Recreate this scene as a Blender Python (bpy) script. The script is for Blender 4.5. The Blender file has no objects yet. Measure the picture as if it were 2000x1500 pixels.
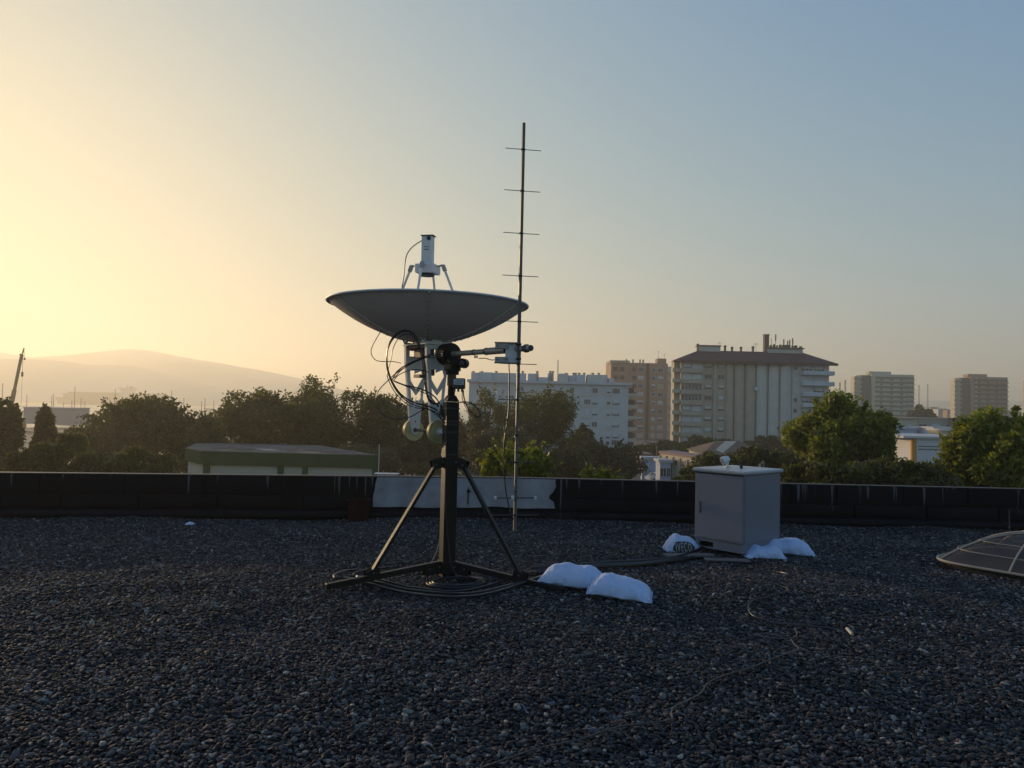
import bpy, math, random
import numpy as np
from mathutils import Vector, Matrix, Quaternion, noise
random.seed(7); np.random.seed(7)
R = math.radians
scene = bpy.context.scene
col = scene.collection

# ---------------------------------------------------------------- camera, sky, sun, exposure
EYE = 1.6; F = 1500.0; ROLL = R(1.3); PITCH = R(1.757)
SUN_AZ = R(-43); SUN_EL = R(7.6)
fwd = Vector((0, math.cos(PITCH), math.sin(PITCH)))
up0 = Vector((0, -math.sin(PITCH), math.cos(PITCH)))
rt0 = Vector((1, 0, 0))
rt = rt0 * math.cos(ROLL) + up0 * math.sin(ROLL)
up = -rt0 * math.sin(ROLL) + up0 * math.cos(ROLL)
cam_data = bpy.data.cameras.new('camera'); cam = bpy.data.objects.new('camera', cam_data); col.objects.link(cam)
cam_data.sensor_width = 36; cam_data.lens = 36 * F / 2000; cam_data.clip_start = 0.05; cam_data.clip_end = 20000
m = Matrix.Identity(4)
for i in range(3):
    m[i][0] = rt[i]; m[i][1] = up[i]; m[i][2] = -fwd[i]
m[2][3] = EYE
cam.matrix_world = m
scene.camera = cam
world = bpy.data.worlds.new('World'); scene.world = world; world.use_nodes = True
wn = world.node_tree; bg = wn.nodes['Background']
sky = wn.nodes.new('ShaderNodeTexSky'); sky.sky_type = 'NISHITA'; sky.sun_disc = False
sky.sun_elevation = SUN_EL; sky.sun_rotation = SUN_AZ
sky.air_density = 1.0; sky.dust_density = 1.3; sky.ozone_density = 1.6
# film-like shoulder on the sky so that the glow does not burn out
def vmath(op, a, b):
    n_ = wn.nodes.new('ShaderNodeVectorMath'); n_.operation = op; wn.links.new(a, n_.inputs[0])
    if isinstance(b, tuple): n_.inputs[1].default_value = b
    else: wn.links.new(b, n_.inputs[1])
    return n_.outputs[0]
SKY_K = (.955, .835, .545); SKY_C = (.49, .32, .060); SKY_T = (.045, .025, .0)
lin_ = vmath('MULTIPLY', sky.outputs[0], (.15, .15, .15))
num = vmath('MULTIPLY', vmath('MULTIPLY', sky.outputs[0], SKY_K), lin_)
den = vmath('MULTIPLY', vmath('ADD', lin_, SKY_C), vmath('ADD', lin_, SKY_T))
wn.links.new(vmath('DIVIDE', num, den), bg.inputs[0]); bg.inputs[1].default_value = 0.15
sun_vec = Vector((math.sin(SUN_AZ) * math.cos(SUN_EL), math.cos(SUN_AZ) * math.cos(SUN_EL), math.sin(SUN_EL)))
sd = bpy.data.lights.new('sun', 'SUN'); sun = bpy.data.objects.new('sun', sd); col.objects.link(sun)
sd.energy = 5.0; sd.angle = R(0.6); sd.color = (1.0, 0.72, 0.42)
sun.rotation_euler = sun_vec.to_track_quat('Z', 'Y').to_euler()
vs = scene.view_settings; vs.view_transform = 'Standard'; vs.look = 'None'; vs.gamma = 1; vs.use_curve_mapping = False
vs.exposure = 0.06
HAZE = 5.3e-4
cy = scene.cycles
cy.use_denoising = True
try: cy.denoiser = 'OPENIMAGEDENOISE'
except Exception: pass
cy.max_bounces = 6; cy.diffuse_bounces = 2; cy.glossy_bounces = 2; cy.transparent_max_bounces = 8; cy.transmission_bounces = 4
cy.volume_bounces = 1
cy.sample_clamp_indirect = 4
cy.use_fast_gi = False

def ray(px, py):
    return fwd * F + rt * (px - 1000) - up * (py - 750)
def P(px, py, d):                       # the point seen there, d metres ahead
    v = ray(px, py); return Vector((0, 0, EYE)) + v * (d / v.y)
def G(px, py, z=0.0):                   # the point seen there at height z
    v = ray(px, py); return Vector((0, 0, EYE)) + v * ((z - EYE) / v.z)
GROUND = -9.0

# ---------------------------------------------------------------- materials
mats = {}
def mat(name, color, rough=0.7, metal=0.0, var=0.25, scale=6.0, bump=0.0, bscale=40.0, spec=0.5, coat=0.0, tint=None):
    if name in mats: return mats[name]
    M = bpy.data.materials.new(name); M.use_nodes = True; nt = M.node_tree; b = nt.nodes['Principled BSDF']
    b.inputs['Roughness'].default_value = rough; b.inputs['Metallic'].default_value = metal
    b.inputs['Specular IOR Level'].default_value = spec
    if coat: b.inputs['Coat Weight'].default_value = coat
    tc = nt.nodes.new('ShaderNodeTexCoord')
    n = nt.nodes.new('ShaderNodeTexNoise'); n.inputs['Scale'].default_value = scale; n.inputs['Detail'].default_value = 6
    nt.links.new(tc.outputs['Object'], n.inputs['Vector'])
    r = nt.nodes.new('ShaderNodeValToRGB')
    lo = [c * (1 - var) for c in color]; hi = [min(1, c * (1 + var)) for c in color]
    if tint: hi = [min(1, c * t) for c, t in zip(hi, tint)]
    r.color_ramp.elements[0].position = 0.3; r.color_ramp.elements[1].position = 0.7
    r.color_ramp.elements[0].color = (*lo, 1); r.color_ramp.elements[1].color = (*hi, 1)
    nt.links.new(n.outputs['Fac'], r.inputs[0]); nt.links.new(r.outputs[0], b.inputs['Base Color'])
    if bump:
        n2 = nt.nodes.new('ShaderNodeTexNoise'); n2.inputs['Scale'].default_value = bscale; n2.inputs['Detail'].default_value = 4
        nt.links.new(tc.outputs['Object'], n2.inputs['Vector'])
        bp = nt.nodes.new('ShaderNodeBump'); bp.inputs['Strength'].default_value = bump; bp.inputs['Distance'].default_value = 0.02
        nt.links.new(n2.outputs['Fac'], bp.inputs['Height']); nt.links.new(bp.outputs[0], b.inputs['Normal'])
    mats[name] = M
    return M
black_steel = mat('black_steel', (0.007, 0.0065, 0.0065), 0.5, 0.0, 0.3, 12, 0.15, 90, spec=0.28)
black_plastic = mat('black_plastic', (0.012, 0.012, 0.013), 0.4, 0, 0.2)
rubber = mat('cable_rubber', (0.014, 0.014, 0.015), 0.38, 0, 0.2)
alu = mat('aluminium', (0.11, 0.10, 0.092), 0.5, 0.2, 0.12, 20, 0.1, 120)
light_alu = mat('light_aluminium', (0.34, 0.32, 0.30), 0.45, 0.2, 0.12, 20)
alu_dull = mat('dull_aluminium', (0.07, 0.067, 0.064), 0.55, 0.15, 0.15, 20)
white_steel = mat('white_painted_steel', (0.62, 0.62, 0.62), 0.42, 0, 0.07, 9, 0.05, 60)
dish_paint = mat('dish_paint', (0.74, 0.66, 0.60), 0.5, 0, 0.07, 2.5)
dish_rim = mat('dish_rim_paint', (0.66, 0.67, 0.68), 0.4, 0, 0.04, 3)
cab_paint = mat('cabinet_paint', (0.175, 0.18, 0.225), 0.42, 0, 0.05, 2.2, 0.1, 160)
lit_lid_paint = mat('lit_lid_paint', (0.36, 0.365, 0.38), 0.38, 0, 0.05, 3, 0.1, 160)  # paler than the body: light on the cabinet top put into the paint
brass = mat('yellow_zinc', (0.50, 0.42, 0.22), 0.45, 0.25, 0.15, 14)
brown_steel = mat('brown_bracket', (0.10, 0.06, 0.045), 0.5, 0.2, 0.2)
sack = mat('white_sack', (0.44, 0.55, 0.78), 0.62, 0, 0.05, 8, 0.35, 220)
label_grey = mat('label_grey', (0.42, 0.44, 0.48), 0.5, 0, 0.1, 60)
red_plastic = mat('dark_red_plastic', (0.030, 0.008, 0.007), 0.6, 0, 0.3, 14, spec=.2)
wood_grey = mat('grey_board', (0.085, 0.087, 0.095), 0.8, 0, 0.2, 9, 0.2)
conc = mat('concrete', (0.30, 0.29, 0.28), 0.85, 0, 0.2, 5, 0.3, 60)
glass_dark = mat('window_glass', (0.05, 0.055, 0.065), 0.12, 0, 0.2, 3)
shutter = mat('shutter_white', (0.52, 0.55, 0.58), 0.5, 0, 0.08, 4)

# ---------------------------------------------------------------- mesh helpers
class MB:
    def __init__(s): s.v = []; s.f = []
    def add(s, vs_, fs):
        o = len(s.v); s.v += [tuple(v) for v in vs_]; s.f += [tuple(i + o for i in f) for f in fs]; return s
    def box(s, c, size, rot=None, bev=0.0):
        x, y, z = size[0] / 2, size[1] / 2, size[2] / 2
        if bev > 0:
            b = min(bev, x * .9, y * .9, z * .9); pts = []; fs = []
            for sx in (-1, 1):
                for sy in (-1, 1):
                    for sz in (-1, 1):
                        pts += [(sx * x, sy * (y - b), sz * (z - b)), (sx * (x - b), sy * y, sz * (z - b)), (sx * (x - b), sy * (y - b), sz * z)]
            def I(a, b_, c_, k): return ((a * 2 + b_) * 2 + c_) * 3 + k
            fs += [(I(0,0,0,0),I(0,0,1,0),I(0,1,1,0),I(0,1,0,0)), (I(1,0,0,0),I(1,1,0,0),I(1,1,1,0),I(1,0,1,0)),
                   (I(0,0,0,1),I(1,0,0,1),I(1,0,1,1),I(0,0,1,1)), (I(0,1,0,1),I(0,1,1,1),I(1,1,1,1),I(1,1,0,1)),
                   (I(0,0,0,2),I(0,1,0,2),I(1,1,0,2),I(1,0,0,2)), (I(0,0,1,2),I(1,0,1,2),I(1,1,1,2),I(0,1,1,2))]
            for a in (0, 1):
                for b2 in (0, 1):
                    fs.append((I(a,b2,0,0), I(a,b2,1,0), I(a,b2,1,1), I(a,b2,0,1)))
                    fs.append((I(a,0,b2,0), I(a,1,b2,0), I(a,1,b2,2), I(a,0,b2,2)))
                    fs.append((I(0,a,b2,1), I(1,a,b2,1), I(1,a,b2,2), I(0,a,b2,2)))
                    for c2 in (0, 1): fs.append((I(a,b2,c2,0), I(a,b2,c2,1), I(a,b2,c2,2)))
        else:
            pts = [(sx * x, sy * y, sz * z) for sx in (-1, 1) for sy in (-1, 1) for sz in (-1, 1)]
            fs = [(0,1,3,2), (4,6,7,5), (0,4,5,1), (2,3,7,6), (0,2,6,4), (1,5,7,3)]
        c = Vector(c)
        pts = [(rot @ Vector(p) if rot else Vector(p)) + c for p in pts]
        return s.add(pts, fs)
    def bar(s, a, b, w, h=None, upv=(0, 0, 1), bev=0.0):
        a = Vector(a); b = Vector(b); h = h or w
        x = (b - a); L = x.length; x.normalize(); u = Vector(upv)
        y = u.cross(x)
        if y.length < 1e-4: y = Vector((1, 0, 0)).cross(x)
        y.normalize(); z = x.cross(y)
        rot = Matrix((x, y, z)).transposed()
        return s.box((a + b) / 2, (L, w, h), rot, bev)
    def tube(s, path, r, seg=8, cap=True, r2=None):
        path = [Vector(p) for p in path]; n = len(path); rings = []
        t = (path[1] - path[0]).normalized()
        u = t.orthogonal().normalized()
        for i, p in enumerate(path):
            t2 = (path[min(i + 1, n - 1)] - path[max(i - 1, 0)])
            if t2.length < 1e-9: t2 = t
            t2 = t2.normalized(); u = (u - t2 * u.dot(t2)).normalized(); w = t2.cross(u)
            rr = r if r2 is None else r + (r2 - r) * i / (n - 1)
            if callable(r): rr = r(i / (n - 1))
            rings.append([p + (u * math.cos(k * 2 * math.pi / seg) + w * math.sin(k * 2 * math.pi / seg)) * rr for k in range(seg)])
        vs_ = [v for rg in rings for v in rg]; fs = []
        for i in range(n - 1):
            for k in range(seg):
                k2 = (k + 1) % seg
                fs.append((i * seg + k, i * seg + k2, (i + 1) * seg + k2, (i + 1) * seg + k))
        if cap: fs += [tuple(range(seg - 1, -1, -1)), tuple((n - 1) * seg + k for k in range(seg))]
        return s.add(vs_, fs)
    def cyl(s, a, b, r, seg=16, r2=None): return s.tube([a, b], r, seg, True, r2)
    def prism(s, poly, z0, z1):             # poly in xy
        n = len(poly)
        vs_ = [(p[0], p[1], z0) for p in poly] + [(p[0], p[1], z1) for p in poly]
        fs = [tuple(range(n - 1, -1, -1)), tuple(range(n, 2 * n))] + [(i, (i + 1) % n, n + (i + 1) % n, n + i) for i in range(n)]
        return s.add(vs_, fs)
    def mesh(s, name, smooth=False):
        me = bpy.data.meshes.new(name); me.from_pydata(s.v, [], s.f); me.update()
        if smooth:
            me.polygons.foreach_set('use_smooth', [True] * len(me.polygons))
            try: me.set_sharp_from_angle(angle=R(40))
            except Exception: pass
        return me
    def build(s, name, M, parent=None, smooth=False, loc=None, **kw):
        me = s.mesh(name, smooth)
        me.materials.append(M); return link(name, me, parent, loc, **kw)
def link(name, me, parent=None, loc=None, **kw):
    o = bpy.data.objects.new(name, me); col.objects.link(o)
    if parent is not None: o.parent = parent
    if loc is not None: o.location = loc
    for k, v in kw.items(): o[k] = v
    return o
def thing(name, label, cat, loc=(0, 0, 0), rz=0.0, group=None):
    o = bpy.data.objects.new(name, None); col.objects.link(o); o.empty_display_size = 0.2
    o.location = loc; o.rotation_euler = (0, 0, rz); o['label'] = label; o['category'] = cat
    if group: o['group'] = group
    return o
def tag(o, label, cat, group=None):
    o['label'] = label; o['category'] = cat
    if group: o['group'] = group
    return o
def spline(pts, n=10):
    pts = [Vector(p) for p in pts]; out = []
    q = [pts[0] * 2 - pts[1]] + pts + [pts[-1] * 2 - pts[-2]]
    for i in range(1, len(q) - 2):
        a, b, c, d = q[i - 1], q[i], q[i + 1], q[i + 2]
        for k in range(n):
            t = k / n
            out.append(0.5 * ((2 * b) + (c - a) * t + (2 * a - 5 * b + 4 * c - d) * t * t + (3 * b - a - 3 * c + d) * t ** 3))
    out.append(pts[-1]); return out
def plate_mesh(name, outline, holes, thick):
    """flat plate in local xz with holes, thickness along y"""
    cu = bpy.data.curves.new('tmp', 'CURVE'); cu.dimensions = '2D'; cu.fill_mode = 'BOTH'; cu.extrude = thick / 2
    for lp in [outline] + holes:
        sp = cu.splines.new('POLY'); sp.points.add(len(lp) - 1)
        for i, p in enumerate(lp): sp.points[i].co = (p[0], p[1], 0, 1)
        sp.use_cyclic_u = True
    ob = bpy.data.objects.new('tmp', cu)
    me = bpy.data.meshes.new_from_object(ob); me.name = name
    me.transform(Matrix.Rotation(R(90), 4, 'X'))
    bpy.data.objects.remove(ob); bpy.data.curves.remove(cu)
    return me
def copy_tree(o, parent=None):
    c = o.copy(); col.objects.link(c); c.parent = parent
    for ch in list(o.children): copy_tree(ch, c)
    return c

# ================================================================ LARGE STRUCTURE
# ---- roof deck and gravel
def roof_h(x, y):
    v = 0.046 * noise.noise(Vector((x * 0.55, y * 0.9, 3.1))) + 0.024 * noise.noise(Vector((x * 1.7, y * 2.2, 8.3)))
    v += 0.06 * math.exp(-(((x - 1.9) / 2.6) ** 2 + ((y - 6.9) / .9) ** 2))
    v += 0.04 * math.exp(-(((x + 2.6) / 2.0) ** 2 + ((y - 6.9) / .7) ** 2))
    return v - 0.03
WALL = [(-13.5, 9.42), (-6.9, 10.36), (0.0, 11.33), (7.6, 11.37), (14.5, 11.40)]
def wall_y(x):
    for a, b in zip(WALL[:-1], WALL[1:]):
        if a[0] <= x <= b[0]: return a[1] + (b[1] - a[1]) * (x - a[0]) / (b[0] - a[0])
    return WALL[-1][1]
bed = MB(); nx, ny = 110, 60
for j in range(ny + 1):
    for i in range(nx + 1):
        x = -13.5 + 28 * i / nx; y = -4 + (wall_y(x) + 0.05 + 4) * j / ny
        bed.v.append((x, y, roof_h(x, y) - 0.012))
for j in range(ny):
    for i in range(nx):
        a = j * (nx + 1) + i; bed.f.append((a, a + 1, a + nx + 2, a + nx + 1))
gm = mat('gravel_bed', (0.015, 0.015, 0.018), 0.9, 0, 0.7, 45, 0.9, 60)
bed.build('roof', gm, smooth=True, kind='structure')
# slab body of our own building under the roof
MB().box((0.5, 3.6, -4.72), (28.4, 15.2, 9.2)).build('roof_building_block', conc, kind='structure')

pm = bpy.data.materials.new('pebbles'); pm.use_nodes = True; nt = pm.node_tree; b = nt.nodes['Principled BSDF']
at = nt.nodes.new('ShaderNodeAttribute'); at.attribute_type = 'INSTANCER'; at.attribute_name = 'tone'
rp = nt.nodes.new('ShaderNodeValToRGB'); els = rp.color_ramp.elements
stops = [(0, (.010, .010, .013)), (.30, (.022, .023, .028)), (.55, (.038, .039, .045)), (.72, (.060, .056, .052)), (.80, (.090, .058, .042)), (.89, (.10, .105, .118)), (.965, (.14, .135, .125)), (1, (.30, .28, .25))]
els[0].position = 0; els[0].color = (*stops[0][1], 1); els[1].position = 1; els[1].color = (*stops[-1][1], 1)
for p_, c_ in stops[1:-1]:
    e = els.new(p_); e.color = (*c_, 1)
nt.links.new(at.outputs['Fac'], rp.inputs[0])
tc = nt.nodes.new('ShaderNodeTexCoord'); n1 = nt.nodes.new('ShaderNodeTexNoise'); n1.inputs['Scale'].default_value = 2.5
nt.links.new(tc.outputs['Object'], n1.inputs['Vector'])
mx = nt.nodes.new('ShaderNodeMix'); mx.data_type = 'RGBA'; mx.blend_type = 'MULTIPLY'; mx.inputs['Factor'].default_value = 0.55
nt.links.new(rp.outputs[0], mx.inputs[6]); nt.links.new(n1.outputs['Color'], mx.inputs[7])
nt.links.new(rp.outputs[0], b.inputs['Base Color'])
b.inputs['Roughness'].default_value = 0.75; b.inputs['Specular IOR Level'].default_value = 0.22
rng = np.random.default_rng(5)
pts = []
sp = 0.0190
ys = np.arange(2.6, 11.5, sp)
for y in ys:
    hw = 0.70 * y + 1.5
    xs = np.arange(max(-13.3, -hw), min(14, hw), sp)
    pts.append(np.stack([xs + rng.uniform(-.45, .45, len(xs)) * sp, y + rng.uniform(-.45, .45, len(xs)) * sp], 1))
pts = np.concatenate(pts)
wy = np.interp(pts[:, 0], [w[0] for w in WALL], [w[1] for w in WALL])
pts = pts[pts[:, 1] < wy + 0.02]
N = len(pts)
hz = np.array([roof_h(x, y) for x, y in pts])
sc0 = np.clip(rng.lognormal(math.log(0.0090), 0.30, N), 0.005, 0.0185)
hz += rng.uniform(-.008, .010, N)
bank = np.clip(1 - (wy[(pts[:, 1] < wy + 0.02)] - pts[:, 1]) / 0.35, 0, 1) if False else 0
me = bpy.data.meshes.new('gravel')
me.vertices.add(N); me.vertices.foreach_set('co', np.column_stack([pts, hz]).astype(np.float32).ravel())
a = me.attributes.new('rot', 'FLOAT_VECTOR', 'POINT')
a.data.foreach_set('vector', np.column_stack([rng.normal(0, .28, N), rng.normal(0, .28, N), rng.uniform(0, 6.283, N)]).astype(np.float32).ravel())
a = me.attributes.new('scl', 'FLOAT_VECTOR', 'POINT')
a.data.foreach_set('vector', np.column_stack([sc0 * rng.uniform(1.1, 1.9, N), sc0 * rng.uniform(.85, 1.15, N), sc0 * rng.uniform(.45, .8, N)]).astype(np.float32).ravel())
a = me.attributes.new('pick', 'INT', 'POINT'); a.data.foreach_set('value', rng.integers(0, 6, N).astype(np.int32))
a = me.attributes.new('tone', 'FLOAT', 'POINT'); a.data.foreach_set('value', rng.uniform(0, 1, N).astype(np.float32))
gravel = link('gravel', me, kind='stuff'); gravel['label'] = 'loose rounded grey beach pebbles covering the flat roof'
ng = bpy.data.node_groups.new('gravel', 'GeometryNodeTree')
ng.interface.new_socket('Geometry', in_out='INPUT', socket_type='NodeSocketGeometry')
ng.interface.new_socket('Geometry', in_out='OUTPUT', socket_type='NodeSocketGeometry')
nn = ng.nodes; L = ng.links
gi = nn.new('NodeGroupInput'); go = nn.new('NodeGroupOutput')
g2i = nn.new('GeometryNodeGeometryToInstance')
pos = nn.new('GeometryNodeInputPosition')
for k in range(6):
    ico = nn.new('GeometryNodeMeshIcoSphere'); ico.inputs['Radius'].default_value = 1; ico.inputs['Subdivisions'].default_value = 2
    add = nn.new('ShaderNodeVectorMath'); add.operation = 'ADD'; add.inputs[1].default_value = (k * 7.3, k * 3.1, 0)
    L.new(pos.outputs[0], add.inputs[0])
    nz = nn.new('ShaderNodeTexNoise'); nz.inputs['Scale'].default_value = 0.9; nz.inputs['Detail'].default_value = 1
    L.new(add.outputs[0], nz.inputs['Vector'])
    sub = nn.new('ShaderNodeVectorMath'); sub.operation = 'SUBTRACT'; sub.inputs[1].default_value = (.5, .5, .5)
    L.new(nz.outputs['Color'], sub.inputs[0])
    scl = nn.new('ShaderNodeVectorMath'); scl.operation = 'SCALE'; scl.inputs['Scale'].default_value = 1.3
    L.new(sub.outputs[0], scl.inputs[0])
    sp_ = nn.new('GeometryNodeSetPosition'); L.new(ico.outputs['Mesh'], sp_.inputs['Geometry']); L.new(scl.outputs[0], sp_.inputs['Offset'])
    ss = nn.new('GeometryNodeSetShadeSmooth'); L.new(sp_.outputs[0], ss.inputs[0])
    sm = nn.new('GeometryNodeSetMaterial'); sm.inputs['Material'].default_value = pm; L.new(ss.outputs[0], sm.inputs[0])
    L.new(sm.outputs[0], g2i.inputs[0])
def named(nm, typ):
    n_ = nn.new('GeometryNodeInputNamedAttribute'); n_.data_type = typ; n_.inputs['Name'].default_value = nm; return n_.outputs[0]
iop = nn.new('GeometryNodeInstanceOnPoints'); iop.inputs['Pick Instance'].default_value = True
L.new(gi.outputs[0], iop.inputs['Points']); L.new(g2i.outputs[0], iop.inputs['Instance'])
L.new(named('pick', 'INT'), iop.inputs['Instance Index'])
e2r = nn.new('FunctionNodeEulerToRotation'); L.new(named('rot', 'FLOAT_VECTOR'), e2r.inputs[0]); L.new(e2r.outputs[0], iop.inputs['Rotation'])
L.new(named('scl', 'FLOAT_VECTOR'), iop.inputs['Scale']); L.new(iop.outputs[0], go.inputs[0])
md = gravel.modifiers.new('gravel', 'NODES'); md.node_group = ng

# ---- parapet wall
bit = bpy.data.materials.new('bitumen'); bit.use_nodes = True; nt = bit.node_tree; b = nt.nodes['Principled BSDF']
b.inputs['Roughness'].default_value = 0.7; b.inputs['Specular IOR Level'].default_value = 0.15
geo = nt.nodes.new('ShaderNodeNewGeometry'); mp = nt.nodes.new('ShaderNodeMapping'); mp.inputs['Scale'].default_value = (19.0, 0.4, 0.5)
nt.links.new(geo.outputs['Position'], mp.inputs['Vector'])
nz = nt.nodes.new('ShaderNodeTexNoise'); nz.inputs['Scale'].default_value = 1.0; nz.inputs['Detail'].default_value = 2.5
nt.links.new(mp.outputs[0], nz.inputs['Vector'])
sx = nt.nodes.new('ShaderNodeSeparateXYZ'); nt.links.new(geo.outputs['Position'], sx.inputs[0])
mr = nt.nodes.new('ShaderNodeMapRange'); mr.inputs['From Min'].default_value = 0.10; mr.inputs['From Max'].default_value = 0.57; mr.inputs['To Min'].default_value = 0.74; mr.inputs['To Max'].default_value = 0.605
nt.links.new(sx.outputs['Z'], mr.inputs['Value'])
sb = nt.nodes.new('ShaderNodeMath'); sb.operation = 'SUBTRACT'; nt.links.new(nz.outputs['Fac'], sb.inputs[0]); nt.links.new(mr.outputs[0], sb.inputs[1])
ml = nt.nodes.new('ShaderNodeMath'); ml.operation = 'MULTIPLY'; ml.inputs[1].default_value = 22; ml.use_clamp = True; nt.links.new(sb.outputs[0], ml.inputs[0])
n3 = nt.nodes.new('ShaderNodeTexNoise'); n3.inputs['Scale'].default_value = 3; n3.inputs['Detail'].default_value = 6; nt.links.new(geo.outputs['Position'], n3.inputs['Vector'])
r3 = nt.nodes.new('ShaderNodeValToRGB'); r3.color_ramp.elements[0].color = (.004, .004, .005, 1); r3.color_ramp.elements[1].color = (.012, .011, .014, 1)
nt.links.new(n3.outputs['Fac'], r3.inputs[0])
mx = nt.nodes.new('ShaderNodeMix'); mx.data_type = 'RGBA'; mx.inputs[7].default_value = (.10, .10, .105, 1)
nt.links.new(ml.outputs[0], mx.inputs['Factor']); nt.links.new(r3.outputs[0], mx.inputs[6]); nt.links.new(mx.outputs[2], b.inputs['Base Color'])
bp = nt.nodes.new('ShaderNodeBump'); bp.inputs['Strength'].default_value = 0.5; bp.inputs['Distance'].default_value = 0.03
nt.links.new(n3.outputs['Fac'], bp.inputs['Height']); nt.links.new(bp.outputs[0], b.inputs['Normal'])

parapet = thing('parapet_wall', 'low black bitumen-covered parapet wall along the far edge of the gravel roof', 'wall', (0, 0, 0))
core = MB()
top_h = 0.56
for a, c in zip(WALL[:-1], WALL[1:]):
    a = Vector((*a, 0)); c = Vector((*c, 0)); t = (c - a).normalized(); n = Vector((-t.y, t.x, 0))
    core.add([a, c, c + n * .14, a + n * .14, a + Vector((0, 0, top_h)), c + Vector((0, 0, top_h)), c + n * .14 + Vector((0, 0, top_h)), a + n * .14 + Vector((0, 0, top_h))],
             [(0, 1, 5, 4), (1, 2, 6, 5), (2, 3, 7, 6), (3, 0, 4, 7), (4, 5, 6, 7)])
core.v = [(x, y, z - (0.1 if z == 0 else 0)) for x, y, z in core.v]
core.build('wall_core', bit, parapet)
def wall_pt(x, z, out):
    y = wall_y(x); return Vector((x, y - out, z))
def sheet(x0, x1, z0, z1, out, seed, name='bitumen_sheet', M=bit, bulge=0.012, parent=parapet, edge=0.012):
    q = MB(); n = max(4, int((x1 - x0) / 0.12)); k = 5
    for i in range(n + 1):
        x = x0 + (x1 - x0) * i / n
        zb = z0 + edge * noise.noise(Vector((x * 2.3, seed, 0))) * 2.2; 
        for j in range(k + 1):
            z = zb + (z1 - zb) * j / k
            e = math.sin(math.pi * j / k) ** .5 * min(1, 4 * min(i, n - i) / n + .3) if 0 < j < k else 0.25
            q.v.append(wall_pt(x, z, out + bulge * e + .010 * noise.noise(Vector((x * 3, z * 5, seed)))))
    o = len(q.v)
    q.v += [wall_pt(v[0], v[2], 0.002) for v in list(q.v)]
    for i in range(n):
        for j in range(k):
            a = i * (k + 1) + j; q.f.append((a, a + k + 1, a + k + 2, a + 1))
        q.f.append((i * (k + 1), o + i * (k + 1), o + (i + 1) * (k + 1), (i + 1) * (k + 1)))
        q.f.append((i * (k + 1) + k, (i + 1) * (k + 1) + k, o + (i + 1) * (k + 1) + k, o + i * (k + 1) + k))
    for j in range(k):
        q.f.append((j, j + 1, o + j + 1, o + j)); a = n * (k + 1) + j; q.f.append((a, o + a, o + a + 1, a + 1))
    return q.build(name, M, parent, smooth=True)
def wx(px):                                     # x along the wall where pixel column px meets it
    x = 0
    for _ in range(6): x = (px - 1000) / 1500 * wall_y(x)
    return x
upper = [-13.4, -11.9, -10.2, -8.6, -7.4] + [wx(p) for p in (87, 252, 408, 560, 708, 738)]
for i, (a, c) in enumerate(zip(upper[:-1], upper[1:])):
    sheet(a + .008, c - .008, .30 + random.uniform(-.01, .01), top_h - .004, .016, i * 3.1)
up2 = [wx(p) for p in (1090, 1185, 1300, 1420, 1545, 1635, 1765, 1890, 1990)] + [8.6, 9.9, 11.2, 12.8, 14.4]
for i, (a, c) in enumerate(zip(up2[:-1], up2[1:])):
    sheet(a + .008, c - .008, .30 + random.uniform(-.015, .015), top_h - .004, .016, 40 + i * 3.1)
low = [-13.4, -12.2, -10.8, -9.2, -7.9] + [wx(p) for p in (130, 282, 434, 600, 700)]
for i, (a, c) in enumerate(zip(low[:-1], low[1:])):
    sheet(a + .01, c - .01, .10, .285, .024, 90 + i * 3.1, bulge=.02)
low2 = [wx(p) for p in (1095, 1230, 1380, 1520, 1670, 1810, 1950)] + [8.4, 9.9, 11.4, 12.9, 14.4]
for i, (a, c) in enumerate(zip(low2[:-1], low2[1:])):
    sheet(a + .01, c - .01, .10, .275, .022, 140 + i * 3.1, bulge=.02)
# skirting roll at the foot
sk = MB()
xs = np.linspace(-13.4, 14.4, 120)
sk.tube([(x, wall_y(x) - .02, .02) for x in xs], .075, 10)
sk.build('foot_fillet', bit, parapet, smooth=True)
cop = mat('coping_edge', (0.035, 0.034, 0.034), 0.7, 0, 0.3, 9)
q = MB()
for a, c in zip(WALL[:-1], WALL[1:]):
    a = Vector((*a, top_h + .008)); c = Vector((*c, top_h + .008)); n = Vector((-(c - a).y, (c - a).x, 0)).normalized()
    q.bar(a + n * .068, c + n * .068, .155, .008)
q.build('coping', cop, parapet)
# the bare grey-painted stretch
patch = mat('bare_render', (0.27, 0.27, 0.29), 0.75, 0, 0.22, 4, 0.35, 14, tint=(1, 1, 1.05))
xa, xb = wx(738), wx(1090); q = MB(); n = 44; k = 9
for i in range(n + 1):
    for j in range(k + 1):
        z = .135 + (top_h - .003 - .135) * j / k
        x0_ = xa - .02 + .05 * (j / k) ** 2 + .012 * noise.noise(Vector((z * 9, 1, 1)))
        x1_ = xb - .01 - (.11 * math.exp(-((j - 3.6) / 1.2) ** 2)) + .02 * noise.noise(Vector((z * 14, 5, 1)))
        x = x0_ + (x1_ - x0_) * i / n
        zz = z + (.02 * noise.noise(Vector((x * 2.2, 9, 2))) if j == 0 else 0)
        q.v.append(wall_pt(x, zz, .030 + .006 * noise.noise(Vector((x * 3, z * 6, 4)))))
for i in range(n):
    for j in range(k):
        a = i * (k + 1) + j; q.f.append((a, a + k + 1, a + k + 2, a + 1))
o = len(q.v); per = [i * (k + 1) for i in range(n + 1)] + [n * (k + 1) + j for j in range(1, k + 1)] + [i * (k + 1) + k for i in range(n - 1, -1, -1)] + list(range(k - 1, 0, -1))
for i in per: q.v.append((q.v[i][0], q.v[i][1] + .035, q.v[i][2]))
for i in range(len(per)):
    i2 = (i + 1) % len(per); q.f.append((per[i2], per[i], o + i, o + i2))
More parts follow.
